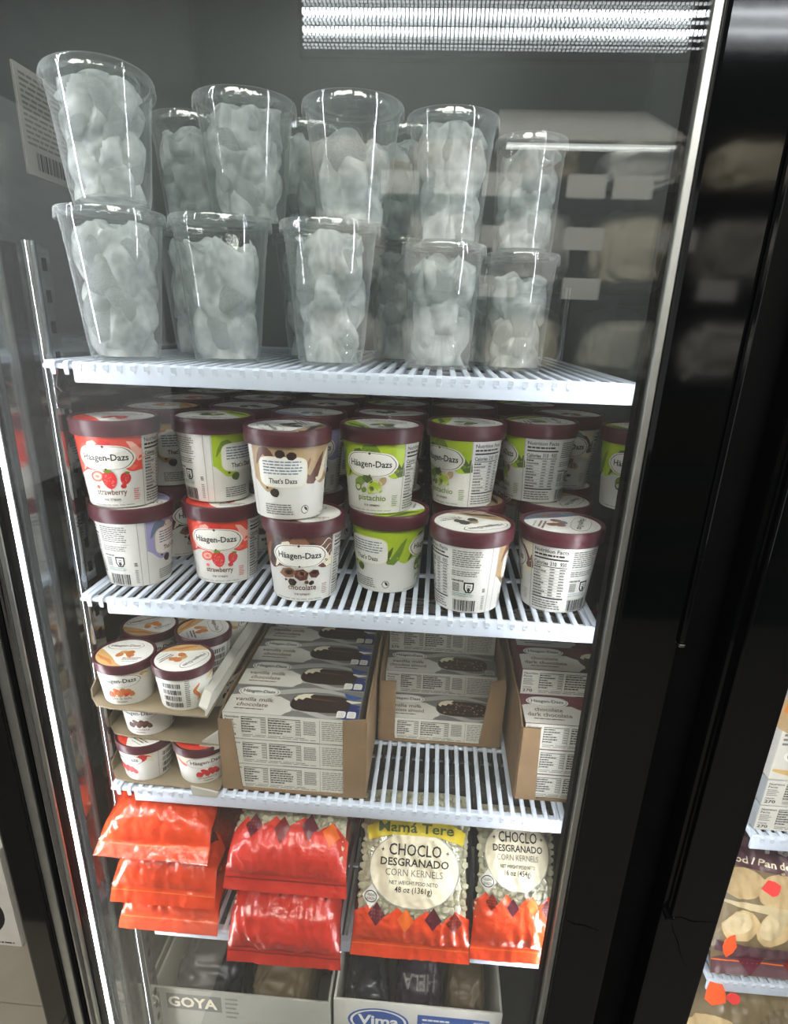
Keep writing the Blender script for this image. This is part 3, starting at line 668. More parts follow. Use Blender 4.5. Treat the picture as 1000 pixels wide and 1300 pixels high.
for i, (z, l) in enumerate(zip(TZ, ('lowest kraft tray of small ice cream cups resting on the third shelf', 'middle kraft tray of small ice cream cups with bare board front', 'topmost kraft tray of small ice cream cups beside the kraft bar carton'))):
    t = empty('cardboard_tray', (-.222, .10, z), l, 'tray', 'kraft trays of small cups'); f = P(t)
    oy = (.030, .042, .012)[i]; fr = [(a_, b_+oy) for a_, b_ in [(-.301,-.005),(-.290,-.018),(-.27,-.022),(-.225,-.024),(-.18,-.026),(-.1495,-.026)]]
    mb = MB(); n = len(fr); ys = fr+[(-.1495,.33),(-.301,.33)]
    k = len(ys); mb.add([(x, y, z) for x, y in ys]+[(x, y, z+.0022) for x, y in ys], [tuple(range(k)), tuple(reversed(range(k, 2*k)))]+[(q, (q+1) % k, k+(q+1) % k, k+q) for q in range(k)])
    f('tray_base', mb, 'kraft2')
    sd = MB(); sd.add([(x, y, zz_) for x in (-.3028, -.3012) for y, zz_ in ((-.004+oy,z),(.33,z),(.33,z+.046),(.09,z+.046),(.012+oy,z+.022),(-.004+oy,z+.015))], [(0,1,2,3,4,5),(11,10,9,8,7,6)]+[(q, (q+1) % 6, 6+(q+1) % 6, 6+q) for q in range(6)])
    f('tray_side', sd, 'kraft2')
    if i == 2:
        pr_ = [(-.014, .010), (.006, .020), (.33, .017)]; vs = []
        for y, hh in pr_: vs += [(-.1520, y, z+.003), (-.1515, y, z+hh), (-.1495, y, z+hh), (-.1500, y, z+.003)]
        f('tray_side', MB().add(vs, [(q*4+k, q*4+(k+1) % 4, q*4+4+(k+1) % 4, q*4+4+k) for q in range(2) for k in range(4)]+[(3,2,1,0),(8,9,10,11)]), 'whiteboard')
        vs = []
        for y, hh in pr_: vs += [(-.1513, y, z+hh+.0003), (-.1590, y, z+hh+.006), (-.1585, y, z+hh+.0075), (-.1490, y, z+hh+.0022)]
        f('folded_flap', MB().add(vs, [(q*4+k, q*4+(k+1) % 4, q*4+4+(k+1) % 4, q*4+4+k) for q in range(2) for k in range(4)]+[(3,2,1,0),(8,9,10,11)]), 'whiteboard')
    if i == 1: f('torn_flap', MB().add([(-.175,-.024+oy,z+.0),(-.1495,-.026+oy,z+.022),(-.1495,-.026+oy,z-.004),(-.182,-.026+oy,z-.020),(-.175,-.022+oy,z+.001),(-.1495,-.024+oy,z+.023),(-.1495,-.024+oy,z-.003),(-.182,-.024+oy,z-.019)], [(0,1,2,3),(7,6,5,4),(0,4,5,1),(1,5,6,2),(2,6,7,3),(3,7,4,0)]), 'greyboard')
    if i == 0: f('torn_flap', MB().add([(-.186,-.027+oy,z+.008),(-.1495,-.029+oy,z+.003),(-.1495,-.027+oy,z+.0),(-.186,-.024+oy,z-.001),(-.186,-.029+oy,z+.007),(-.1495,-.031+oy,z+.002),(-.152,-.031+oy,z-.006),(-.184,-.03+oy,z-.006)], [(0,1,2,3),(7,6,5,4),(0,4,5,1),(1,5,6,2),(2,6,7,3),(3,7,4,0)]), 'greyboard')
mini('caramel', -.2625, .026, TZ[2]+.0025, 8, 'small caramel ice cream cup on the topmost tray, front left')
mini('caramel', -.1885, .023, TZ[2]+.0025, -115, 'small ice cream cup showing bar codes on the topmost tray, front right')
mini('caramel', -.2660, .104, TZ[2]+.0025, 40, 'small ice cream cup on the topmost tray, second row left')
mini('caramel', -.1915, .102, TZ[2]+.0025, -60, 'small ice cream cup on the topmost tray, second row right')
mini('caramel', -.2630, .181, TZ[2]+.0025, 150, 'small ice cream cup on the topmost tray, third row left')
mini('caramel', -.1915, .180, TZ[2]+.0025, 100, 'small ice cream cup on the topmost tray, third row right')
mini('coffee', -.2540, .052, TZ[1]+.0025, 0, 'small ice cream cup with dark brown art on the middle tray')
mini('coffee', -.1890, .125, TZ[1]+.0025, 60, 'small ice cream cup far back on the middle tray at the right')
mini('strawberry', -.2580, .040, TZ[0]+.0025, -28, 'small strawberry ice cream cup on the lowest tray, left')
mini('strawberry', -.1830, .042, TZ[0]+.0025, 30, 'small strawberry ice cream cup on the lowest tray, right, behind torn flap')

# ------------------------------------------------------------------ kraft cartons of ice cream bar boxes
BW, BD, BH = .170, .0650, .0380
def bar_box_meshes(kind):
    body = MB().cbox(0, BW, 0, BD, 0, BH-.0006, .0007).mesh('box_body', {'milk': 'silver', 'almond': 'silver', 'dark': 'maroon'}[kind], False)
    p = PR(); W, D = BW*1000, 56.5
    if kind == 'dark': p.ribbon([(60+q*14, 50-8*math.sin(q*.9)) for q in range(8)], 9, 'dred', 1); p.ribbon([(70+q*13, 8+6*math.sin(q*.9)) for q in range(8)], 8, 'dred', 1)
    else: p.rect(0, W, 0, D, 'grey', 0); p.ribbon([(5+q*20, 48-6*math.sin(q*.9)) for q in range(9)], 10, 'lgrey', 1); p.ribbon([(70+q*12, 8+6*math.sin(q*.9)) for q in range(8)], 8, 'lgrey', 1)
    p.poly([(0,0),(74,0),(78,5),(84,9),(84,15),(80,20),(78,28),(70,32),(64,36),(8,36),(0,34)], 'whiteboard', 2)
    cloud(p, 34, 43, 27, 9.5, 3); logo(p, 34, 40.6, 42, 6)
    l1, l2 = {'milk': ('vanilla milk', 'chocolate'), 'almond': ('vanilla milk', 'chocolate almond'), 'dark': ('chocolate', 'dark chocolate')}[kind]
    p.text(l1, 33, 23.5, 7.5, 'brown', 3, .015, 0, 50 if kind != 'dark' else 36); p.text(l2, 33, 13.5, 7.5, 'brown', 3, .015, 0, 40 if kind == 'milk' else 56); p.lines(12, 52, 7, 10.5, 1, 'brown', 3, .5, 5, .1)
    # the chocolate bar with a bite
    def bar(k): return [(118+38*k*math.copysign(abs(math.cos(t))**.55, math.cos(t)), 27+17*k*math.copysign(abs(math.sin(t))**.7, math.sin(t))) for t in [2*math.pi*i/30 for i in range(30)]]
    p.poly(bar(1), 'dkchoc', 3); p.ribbon([(92+q*7, 37-.6*q) for q in range(8)], 3, 'choc', 4)
    if kind == 'almond':
        rr = random.Random(8)
        for k in range(46): p.ell(88+rr.random()*62, 15+rr.random()*24, 1.6, 1.1, rr.choice(('tan','choc','mchoc')), 5, rr.random()*3, 6)
    p.poly([(82,33),(86,40),(94,44),(106,45),(102,40),(104,36),(97,37),(94,32),(88,34),(86,29)], 'cream', 6)
    if kind == 'milk':
        p.ribbon([(146,50),(152,44),(160,42),(169,43)], 9, 'blue', 4); p.ribbon([(144,22),(152,26),(160,24),(169,26)], 12, 'navy', 2); p.ribbon([(150,36),(158,33),(169,34)], 5, 'white', 5); p.rect(150, 169.5, 0.5, 22, 'navy', 1)
        for x in (142, 155): p.poly([(x,3),(x+10,3),(x+11,5),(x+11,13),(x+9,15),(x+1,15),(x,13)], 'white', 6); p.lines(x+1.5, x+9.5, 4.5, 13, 3, 'lgrey', 7, .4, x, .1)
    elif kind == 'almond':
        p.poly([(152,3),(165,3),(166,5),(166,13),(164,15),(153,15),(151,13)], 'lgrey', 6); p.lines(153, 164, 4.5, 13, 3, 'grey', 7, .4, 3, .1)
    else: p.ell(158, 40, 6, 5, 'dred', 4, 0, 9, .1); p.ell(160, 12, 6, 5, 'dkchoc', 4, 0, 9, .1)
    top = p.mesh('top_print', lambda u, v, e: (u/1000, v/1000*BD/.0565, BH-.0006+e), None)
    q = PR(); h = 40.5; q.rect(.6, W-.6, .6, h-1.2, 'whiteboard', 0)
    q.text('Nutrition', 3, 32.5, 3.4, 'ink', 2, .015, 0, 18, 'l'); q.text('Facts', 3, 28, 3.4, 'ink', 2, .015, 0, 11, 'l'); q.lines(3, 18, 15, 26, 4, 'grey', 1, .5, 2); q.text('Calories', 3, 10.5, 2.6, 'ink', 2, .015, 0, 11, 'l'); q.text('250' if kind == 'milk' else '270', 3, 4.2, 4.6, 'ink', 2, .025, 0, 13, 'l')
    for x0, x1 in ((24, 54), (58, 98)):
        q.rect(x0, x1, 34.2, 35.2, 'ink', 1); q.lines(x0, x1-9, 10, 33.4, 6, 'ink', 1, .46, int(x0), .5); q.lines(x1-6, x1, 10, 33.4, 6, 'grey', 1, .5, int(x0)+1, .1)
        for k in range(7): q.rect(x0, x1, 9.6+k*3.9, 9.9+k*3.9, 'grey', 1)
        q.rect(x0-.4, x0, 9, 35.2, 'ink', 1); q.rect(x1, x1+.4, 9, 35.2, 'ink', 1)
    q.lines(24, 118, 3, 8, 2, 'grey', 1, .45, 5); q.lines(102, 118, 12, 34, 10, 'ink', 1, .45, 6, .1); q.rect(122, 122.5, 2, 37, 'grey', 1)
    q.lines(125, 166, 5, 36, 10, 'grey', 1, .42, 7, .15)
    fr = q.mesh('front_print', lambda u, v, e: (u/1000, -e, v/1000*BH/.0405), None)
    return body, top, fr
BOX = {}
def bar_box(kind, x, y, z, label):
    if kind not in BOX:
        t = empty('ice_cream_bar_box', (x,y,z), label, 'box'); BOX[kind] = t
        for me in bar_box_meshes(kind): link(me.name.split('.')[0], me, t)
    else: dup(BOX[kind], (x,y,z), (0,0,0), label)
def carton(x0, x1, y0, y1, z, hl, hr, label, lw, rw, top_r):
    t = empty('kraft_carton', ((x0+x1)/2, (y0+y1)/2, z), label, 'carton', 'kraft cartons of bar boxes'); f = P(t); th = .0022
    f('bottom_panel', MB().box(x0+th, x1-th, y0, y1, z, z+.0016), 'kraft')
    for xa, hh in ((x0, hl), (x1-th, hr)):
        mb = MB(); a = [(y0, z), (y1, z), (y1, z+hh), (y0+.035, z+hh), (y0, z+hh-.012)]
        mb.add([(x, y, q) for x in (xa, xa+th) for y, q in a], [(0,1,2,3,4), (9,8,7,6,5)]+[(i, (i+1) % 5, 5+(i+1) % 5, 5+i) for i in range(5)]); f('side_panel', mb, 'kraft')
    f('front_flap', MB().prism([(x0+th,z),(x0+lw[1],z),(x0+lw[1]-.002,z+.01),(x0+lw[0],z+hl-.012),(x0+th,z+hl-.012)], y0-th, y0), 'kraft')
    f('front_flap', MB().prism([(x1-rw[1],z),(x1-th,z),(x1-th,z+top_r),(x1-rw[0],z+top_r-.004),(x1-rw[1]+.001,z+.01)], y0-th, y0), 'kraft')
    f('front_lip', MB().prism([(x0+lw[1],z),(x1-rw[1],z),(x1-rw[1],z+.004),(x0+lw[1],z+.004)], y0-th, y0), 'kraft')
    f('back_panel', MB().box(x0+th, x1-th, y1-th, y1, z+.0018, z+hl*.8), 'kraft')
def stack(kind, x, y0, z, rows, side):
    for r, n in enumerate(rows):
        for k in range(n):
            rw = ('front','second','third','fourth','fifth')[r]; lv = ('bottom','second','third','fourth')[k]
            tp = ', topmost of its pile' if k == n-1 else ''
            bar_box(kind, x, y0+r*(BD+.0006), z+k*(BH+.0002), f'{side} bar box in the {rw} row, {lv} layer{tp}')
zc = s3+.0006
carton(-.1480, .0395, .0140, .42, zc, .118, .128, 'tall kraft carton packed with silver vanilla bar boxes left of centre', (.018, .028), (.030, .030), .120)
stack('milk', -.142, .0150, zc+.0018, (3, 3, 3, 3, 3), 'silver milk chocolate')
carton(.0435, .2225, .139, .48, zc, .112, .116, 'half emptied kraft carton with almond bar boxes set back in the middle', (.024, .026), (.022, .032), .114)
stack('almond', .0475, .140, zc+.0018, (1, 2, 3, 3), 'silver almond')
carton(.2300, .4100, .0360, .42, zc, .122, .12, 'kraft carton with maroon dark chocolate bar boxes at the right', (.024, .030), (.006, .006), .12)
stack('dark', .2345, .0370, zc+.0018, (3, 4, 4, 4), 'maroon dark chocolate')

# ------------------------------------------------------------------ bags of corn on the lowest shelf
def bag(name, x, w_, path, th, label, zone, cat='bag', text=False, colour='orange', seed=1, kern=True, lift=0, fold=0, prints=None, film='film', kmat='kernel', group=None, back=None):
    """a filled pillow bag; path is its middle line (y, z) from the front seal to the back seal, at x"""
    ps = [Vector((0, y, z)) for y, z in path]; ac = [0]
    for a, b in zip(ps, ps[1:]): ac.append(ac[-1]+(b-a).length)
    Lg = ac[-1]; o = Vector((seed*7.3, seed*3.1, seed))
    def at(v):
        v = max(0, min(Lg, v))
        for i in range(len(ps)-1):
            if v <= ac[i+1] or i == len(ps)-2:
                t = (v-ac[i])/(ac[i+1]-ac[i]); p = ps[i].lerp(ps[i+1], t)
                d0 = (ps[i+1]-ps[i]).normalized(); d1 = (ps[min(i+2, len(ps)-1)]-ps[min(i+1, len(ps)-2)]).normalized(); dm = (ps[i]-ps[max(i-1, 0)]).normalized() if i else d0
                d = (d0.lerp((d0+d1)/2, max(0, t*2-1)) if t > .5 else d0.lerp((d0+dm)/2, 1-t*2)).normalized()
                return p, Vector((0, -d.z, d.y))
    fl_ = .022
    def prof(u, v):
        q = 2*u/w_; e = max(0, 1-abs(q)**3.2)**.6
        a = max(0, min(1, (v-fl_)/.05)); b = max(0, min(1, (Lg-fl_-v)/.05))
        return e*(a*(2-a))**.7*(b*(2-b))**.7
    def top(u, v, e, sgn=1):
        p, n = at(v); k = prof(u, v); q = Vector((u*24, v*24, 0))
        wr = .0045*noise.noise(q*1.0+o)+.0030*(1-2.4*abs(noise.noise(Vector((u*60+v*14, v*22, seed)))))+.0016*(1-2.4*abs(noise.noise(q*3.4+o)))
        pin = 1-.06*math.sin(math.pi*min(1, v/Lg))+.012*noise.noise(Vector((v*20, sgn, seed)))
        d = sgn*(k*th/2+.0004)+wr*(.35+.65*min(1, k*2))+sgn*e
        wob = .005*noise.noise(Vector((u*18, seed, 0)))*(1 if v < fl_ else max(0, 1-(v-fl_)/.03))
        s = p+n*d; return (x+u*pin, s.y-wob*.6, s.z+wob)
    t = empty(name, (x, path[len(path)//2][0], path[len(path)//2][1]-th/2), label, cat, group); f = P(t)
    nu, nv = 56, max(40, int(Lg/.0036)); mb = MB()
    for sg in (1, -1):
        vs = [top(-w_/2+w_*i/nu, Lg*j/nv, 0, sg) for j in range(nv+1) for i in range(nu+1)]
        mb.add(vs, [(j*(nu+1)+i, j*(nu+1)+i+1, (j+1)*(nu+1)+i+1, (j+1)*(nu+1)+i) for j in range(nv) for i in range(nu)], 0 if sg == 1 else 1)
    fo = mb.mesh('film', [film, back or colour], True); fo.set_sharp_from_angle(angle=R(180)); fb = link('film', fo, None); fb.parent = t; fb.matrix_parent_inverse = Matrix.Translation(t.location).inverted()
    p = PR()
    hw = w_/2-.0008
    z0 = zone
    p.poly([(-hw, .0008), (hw, .0008)]+[(hw-2*hw*k/8, z0+(.014 if k % 2 else .0)) for k in range(9)], colour, 0)
    p.rect(-hw, hw, .0165, .0180, 'dred' if colour == 'redfilm' else 'orink', 1)
    rr = random.Random(seed)
    for k, xq in enumerate((-.30, -.05, .18, .36)):
        c = xq*w_; r = w_*.085; dd = ('dred','maroon','orink','maroon')[(k+seed) % 4]; yy = z0+.004-.004*(k % 2)
        p.poly([(c, yy-r), (c+r*.85, yy), (c, yy+r), (c-r*.85, yy)], dd, 2)
        if k in (0, 3):
            for q in range(12):
                i, j = q % 4, q//4; p.rect(c-r*.5+i*r*.3, c-r*.5+i*r*.3+.0009, yy-r*.3+j*r*.3, yy-r*.3+j*r*.3+.0009, 'orink', 3)
    if prints: prints(p, w_, Lg)
    pm = p.mesh('printed_art', lambda u, v, e: top(u, v, e*1.0, 1), .003, .003, .00032, .0007)
    pm.polygons.foreach_set('use_smooth', [False]*len(pm.polygons))
    bm = bmesh.new(); bm.from_mesh(pm); bmesh.ops.remove_doubles(bm, verts=bm.verts[:], dist=1e-6); bm.to_mesh(pm); bm.free()
    pm.polygons.foreach_set('use_smooth', [True]*len(pm.polygons))
    po = link('printed_art', pm); po.parent = t; po.matrix_parent_inverse = Matrix.Translation(t.location).inverted()
    if kern:
        bm = bmesh.new(); bmesh.ops.create_icosphere(bm, subdivisions=1, radius=1); iv = [v.co.copy() for v in bm.verts]; jf = [[v.index for v in q.verts] for q in bm.faces]; bm.free()
        kb = MB(); v = max(.03, z0-.02)
        while v < Lg-.035:
            u = -w_/2+.008
            while u < w_/2-.006:
                if prof(u, v) > .3:
                    c = Vector(top(u+rr.uniform(-.002,.002), v+rr.uniform(-.002,.002), -.0060-rr.random()*.003)); e = Matrix.Rotation(rr.random()*6, 3, (rr.random()-.5, rr.random()-.5, rr.random())); sx = rr.uniform(.0050,.0064)
                    kb.add([c+e @ Vector((q.x*sx*1.1, q.y*sx*.95, q.z*sx*.72)) for q in iv], jf)
                u += .0092
            v += .0084
        us = [-w_/2+.006+(w_-.012)*i/20 for i in range(21)]; vv = [.02+(Lg-.05)*j/20 for j in range(21)]
        kb.add([top(u, v, -.0105) for v in vv for u in us], [(j*21+i, j*21+i+1, j*21+i+22, j*21+i+21) for j in range(20) for i in range(20)])
        km = kb.mesh('corn_filling', kmat, True); km.polygons.foreach_set('use_smooth', [True]*len(km.polygons)); ko = link('corn_filling', km); ko['kind'] = 'stuff'; ko.parent = t; ko.matrix_parent_inverse = Matrix.Translation(t.location).inverted()
    return t
def corn_text(p, w_, Lg, v0, sc=1.0, weight='48 oz (1361g)', yel=True):
    # v grows away from the front seal; upright when seen from the front
    cx = 0
    def el(k): return [(cx+w_*.40*k*math.cos(t), v0+.048*sc*k*math.sin(t)) for t in [2*math.pi*i/40 for i in range(40)]]
    p.poly(el(1), 'lgrey', 4); p.poly(el(.97), 'cream', 5)
    if yel:
        p.poly([(-w_*.42, v0+.034*sc), (-w_*.2, v0+.042*sc), (w_*.2, v0+.042*sc), (w_*.42, v0+.034*sc), (w_*.44, v0+.052*sc), (w_*.2, v0+.066*sc), (-w_*.2, v0+.066*sc), (-w_*.44, v0+.052*sc)], 'yellow', 6)
        p.text('Mam\u00e1 Tere', 0, v0+.046*sc, .0135*sc, 'dgreen', 7, .02, 0, w_*.66)
    p.text('CHOCLO', 0, v0+.0165*sc, .0150*sc, 'ink', 7, .012, 0, w_*.46); p.text('DESGRANADO', 0, v0+.0035*sc, .0095*sc, 'ink', 7, .02, 0, w_*.60); p.text('CORN KERNELS', 0, v0-.0085*sc, .0085*sc, 'grey', 7, .0, 0, w_*.50)
    p.text('NET WEIGHT/PESO NETO', 0, v0-.0185*sc, .0045*sc, 'ink', 7, .01, 0, w_*.42); p.text(weight, 0, v0-.0275*sc, .0070*sc, 'ink', 7, .01, 0, w_*.32)
    p.text('+', -w_*.285, v0+.019*sc, .007*sc, 'ink', 7, .02); p.text('+', w_*.285, v0+.019*sc, .007*sc, 'ink', 7, .02)
    x = -w_*.36; y = v0-.037*sc; r = .0155*sc
    p.poly([(x, y-r), (x+r*.9, y), (x, y+r), (x-r*.9, y)], 'white', 6); p.ell(x, y, r*.66, r*.5, 'ink', 7); p.ell(x, y, r*.58, r*.42, 'white', 8); p.text('CALIDAD', x, y+.0008, r*.22, 'ink', 9, .01, 0, r*.9); p.text('QUALITY', x, y-.0045*sc, r*.22, 'ink', 9, .01, 0, r*.9)
s4 = SH[3]
# left pile of three lying bags
x = -.2345
bag('corn_bag', x, .142, [(-.012,s4+.004),(-.006,s4+.016),(.014,s4+.034),(.05,s4+.034),(.12,s4+.030),(.20,s4+.030),(.24,s4+.028)], .050, 'glossy orange corn bag, bottom of the left pile on the lowest shelf', .085, seed=3, kern=False)
bag('corn_bag', x+.002, .146, [(-.022,s4+.066),(-.014,s4+.082),(.008,s4+.102),(.05,s4+.100),(.12,s4+.098),(.20,s4+.098),(.24,s4+.096)], .056, 'glossy orange corn bag, middle of the left pile on the lowest shelf', .085, seed=4, kern=False)
bag('corn_bag', x-.004, .152, [(-.026,s4+.150),(-.014,s4+.158),(.008,s4+.172),(.045,s4+.182),(.10,s4+.182),(.16,s4+.176),(.20,s4+.17)], .064, 'glossy orange corn bag, topmost of the left pile under the third shelf', .072, seed=5)
# second pile of two
bag('corn_bag', -.0655, .160, [(-.030,s4-.018),(-.022,s4+.006),(-.004,s4+.046),(.03,s4+.062),(.09,s4+.056),(.16,s4+.040),(.22,s4+.036)], .060, 'red corn bag hanging over the shelf edge, lower of the second pile', .098, colour='redfilm', seed=6)
bag('corn_bag', -.0615, .166, [(-.026,s4+.112),(-.018,s4+.132),(.000,s4+.150),(.04,s4+.166),(.09,s4+.176),(.15,s4+.176),(.20,s4+.17)], .064, 'red corn bag with corn showing, upper of the second pile', .068, colour='redfilm', seed=7)
# standing bag with the lettering and the one at its right
bag('corn_bag', .1075, .165, [(-.022,s4+.006),(-.014,s4+.022),(.000,s4+.054),(.026,s4+.096),(.066,s4+.136),(.110,s4+.168),(.142,s4+.186)], .058, 'leaning corn bag with yellow banner and black lettering, centre right', .062, seed=9, back='dkbag', prints=lambda p, w_, L: corn_text(p, w_, L, .119, .90))
bag('corn_bag', .2465, .118, [(-.014,s4+.008),(-.008,s4+.026),(.004,s4+.060),(.028,s4+.100),(.068,s4+.138),(.108,s4+.168),(.132,s4+.184)], .052, 'leaning corn bag at the right end of the lowest shelf', .082, seed=12, back='dkbag', prints=lambda p, w_, L: corn_text(p, w_, L, .140, .86, '16 oz (454g)', False))

# ------------------------------------------------------------------ boxes standing in the bottom of the freezer
def open_box(x0, x1, y0, y1, z0, z1, label, m, th=.004):
    t = empty('cardboard_box', ((x0+x1)/2, (y0+y1)/2, z0), label, 'box'); f = P(t)
    f('front_panel', MB().cbox(x0, x1, y0, y0+th, z0, z1, .001), m); f('back_panel', MB().cbox(x0, x1, y1-th, y1, z0, z1, .001), m)
    f('side_panel', MB().cbox(x0, x0+th, y0+th, y1-th, z0, z1, .001), m); f('side_panel', MB().cbox(x1-th, x1, y0+th, y1-th, z0, z1, .001), m)
    f('bottom_panel', MB().box(x0+th, x1-th, y0+th, y1-th, z0, z0+.004), m)
    return t, f
zb = FB+.0008
t, f = open_box(-.3225, -.0195, .074, .42, zb, zz(-.757), 'brown open cardboard box with a dark stencilled name at bottom left', 'greyboard')
p = PR(); p.rect(-.300, -.205, zz(-.806), zz(-.768), 'grey', 0)
p.text('GOYA', -.255, zz(-.799), .024, 'cream', 1, .03, 0, .085); p.lines(-.198, -.175, zz(-.82), zz(-.765), 5, 'grey', 1, .4, 4)
o = link('printed_label', p.mesh('printed_label', lambda u, v, e: (u, .074-e, v))); o.parent = t; o.matrix_parent_inverse = Matrix.Translation(t.location).inverted()
t, f = open_box(-.0145, .268, .083, .44, zb, zz(-.757), 'pale open cardboard box with a blue oval and blue panel at bottom centre', 'whiteboard')
p = PR(); p.ell(.062, zz(-0.803), .052, .032, 'blue', 0, n=30); p.ell(.062, zz(-0.803), .048, .0285, 'white', 1, n=30); p.ell(.062, zz(-0.803), .044, .0255, 'blue', 2, n=30)
p.text('Vima', .062, zz(-0.812), .024, 'white', 3, .03, 0, .07)
p.rect(.128, .248, zz(-0.821), zz(-0.777), 'blue', 0); p.lines(.136, .19, zz(-0.805), zz(-0.783), 2, 'white', 1, .4, 5); p.lines(.222, .244, zz(-0.800), zz(-0.781), 2, 'white', 1, .5, 6)
o = link('printed_label', p.mesh('printed_label', lambda u, v, e: (u, .083-e, v))); o.parent = t; o.matrix_parent_inverse = Matrix.Translation(t.location).inverted()
def pack(x, y, z, w_, d, h, m, label, seed, rot=0, art=None):
    bm = bmesh.new(); bmesh.ops.create_icosphere(bm, subdivisions=5, radius=1); o = Vector((seed*2.3, seed, 0))
    for v in bm.verts:
        c = v.co; k = 1+.12*noise.noise(c*2.2+o)+.06*(1-2.4*abs(noise.noise(c*3.4+o)))+.03*(1-2.4*abs(noise.noise(c*8+o)))
        v.co = Vector((math.copysign(abs(c.x)**.55, c.x)*w_/2*k, math.copysign(abs(c.y)**.6, c.y)*d/2*k, math.copysign(abs(c.z)**.6, c.z)*h/2*k))
    me = bpy.data.meshes.new('frozen_food_bag'); bm.to_mesh(me); bm.free(); me.materials.append(M[m]); me.polygons.foreach_set('use_smooth', [True]*len(me.polygons))
    ob = link('frozen_food_bag', me, None, (x, y, z), (0, 0, R(rot))); tag(ob, label, 'bag'); return ob
zp = zb+.042
pack(-.250, .17, zp+0.100, .115, .15, .185, 'dkbag', 'dark grey frozen food bag in the left box', 1, 4)
pack(-.115, .17, zp+0.092, .10, .15, .165, 'tanbag', 'tan frozen food bag in the middle of the left box', 2, -6)
pack(-.060, .30, zp+0.100, .06, .12, .18, 'brbag', 'dark brown bag standing at the right end of the left box', 3, 3)
pack(.035, .185, zp+0.093, .075, .14, .165, 'dkbag', 'dark grey frozen food bag in the pale box, left', 4, 5)
b = pack(.215, .19, zp+0.092, .07, .14, .16, 'tanbag', 'dull tan frozen food bag in the pale box, right', 5, -4)
b = pack(.128, .19, zp+0.105, .078, .15, .195, 'purbag', 'dull purple bag with pale upside down lettering in the pale box', 6, 0)
p = PR(); p.text('HELA', 0, .010, .024, 'grey', 1, .02, math.pi, .056)
from mathutils.bvhtree import BVHTree
bvh = BVHTree.FromPolygons([v.co[:] for v in b.data.vertices], [q.vertices[:] for q in b.data.polygons])
dn = Vector((0, .74, -.67)); un = Vector((0, .67, .74))
def on_bag(u, v, e):
    h, n_, _, _ = bvh.ray_cast(Vector((u, -.045, .075))+un*v-dn*.3, dn)
    return tuple((h if h else Vector((u, -.045, .075))+un*v)-dn*(e+.0006))
link('printed_label', p.mesh('printed_label', on_bag, .004, .004), b)

# ------------------------------------------------------------------ the next freezer bay at the right
shelf(zz(-.2704), 'white wire shelf behind the right hand door, holding white boxes', .520, .95, False, 34)
shelf(zz(-.525), 'white wire shelf behind the right hand door, under the bread bag', .520, .95, False, 34)
nb = empty('display_freezer', (.8, .3, 0), 'second display freezer at the right edge, mostly hidden by black stiles', 'freezer'); f = P(nb)
f('side_lining', MB().box(.446, .456, -.012, .60, FB, zz(1.05)), 'steel'); f('side_lining', MB().box(1.1, 1.11, -.012, .60, FB, zz(1.05)), 'steel'); f('back_lining', MB().box(.456, 1.1, .60, .62, FB, zz(1.05)), 'liner'); f('base_lining', MB().box(.456, 1.1, -.02, .60, FB-.02, FB), 'liner'); f('top_lining', MB().box(.456, 1.1, -.012, .6, zz(1.05), zz(1.07)), 'linertop')
lz = empty('light_strip', (.4625, -.03, zz(-.95)), 'vertical white light strip inside the right hand freezer by its stile', 'lamp', 'light strips behind the door edges')
MB().cbox(-.005, .005, .004, .009, 0, 1.93, .001).build('housing', 'alu', lz); MB().tube([(0, 0, .01), (0, 0, 1.92)], .004, 8).build('tube', emit('led_glow_right', (246,249,255), LED_POWER*.45), lz)
zr = zz(-.2704)+.0004
for k, nm in enumerate(('bottom', 'second', 'topmost')):
    if k < 2: bar_box('almond', .5245, .012, zr+k*.0383, f'white nutrition printed box behind the right hand door, {nm} of the pile')
bx = empty('ice_cream_box', (.61, .05, zr+.0768), 'white box with a brown food picture behind the right hand door', 'box'); f = P(bx)
f('box_body', MB().cbox(.5245, .695, .012, .13, zr+.0769, zr+.19, .001), 'whiteboard')
p = PR(); p.ell(.552, zr+0.1748, .05, .035, 'tan', 1, .2, 14, .12, 3); p.ell(.556, zr+0.1654, .018, .013, 'mchoc', 2, .3, 10, .1, 4); p.ell(.535, zr+0.1777, .016, .012, 'cara', 2, .3, 10, .1, 5); cloud(p, .59, zr+0.1115, .055, .016, 3); p.text('H\u00e4agen-Dazs', .59, zr+0.1077, .0105, 'ink', 6, .02, 0, .085); p.lines(.528, .68, zr+0.1247, zr+0.1436, 3, 'grey', 2, .5, 6); p.ribbon([(.526,zr+0.0907),(.56,zr+0.0850),(.60,zr+0.0898),(.66,zr+0.0850),(.69,zr+0.0907)], .014, 'gold', 2)
o = link('printed_label', p.mesh('printed_label', lambda u, v, e: (u, .012-e, v))); o.parent = bx; o.matrix_parent_inverse = Matrix.Translation(bx.location).inverted()
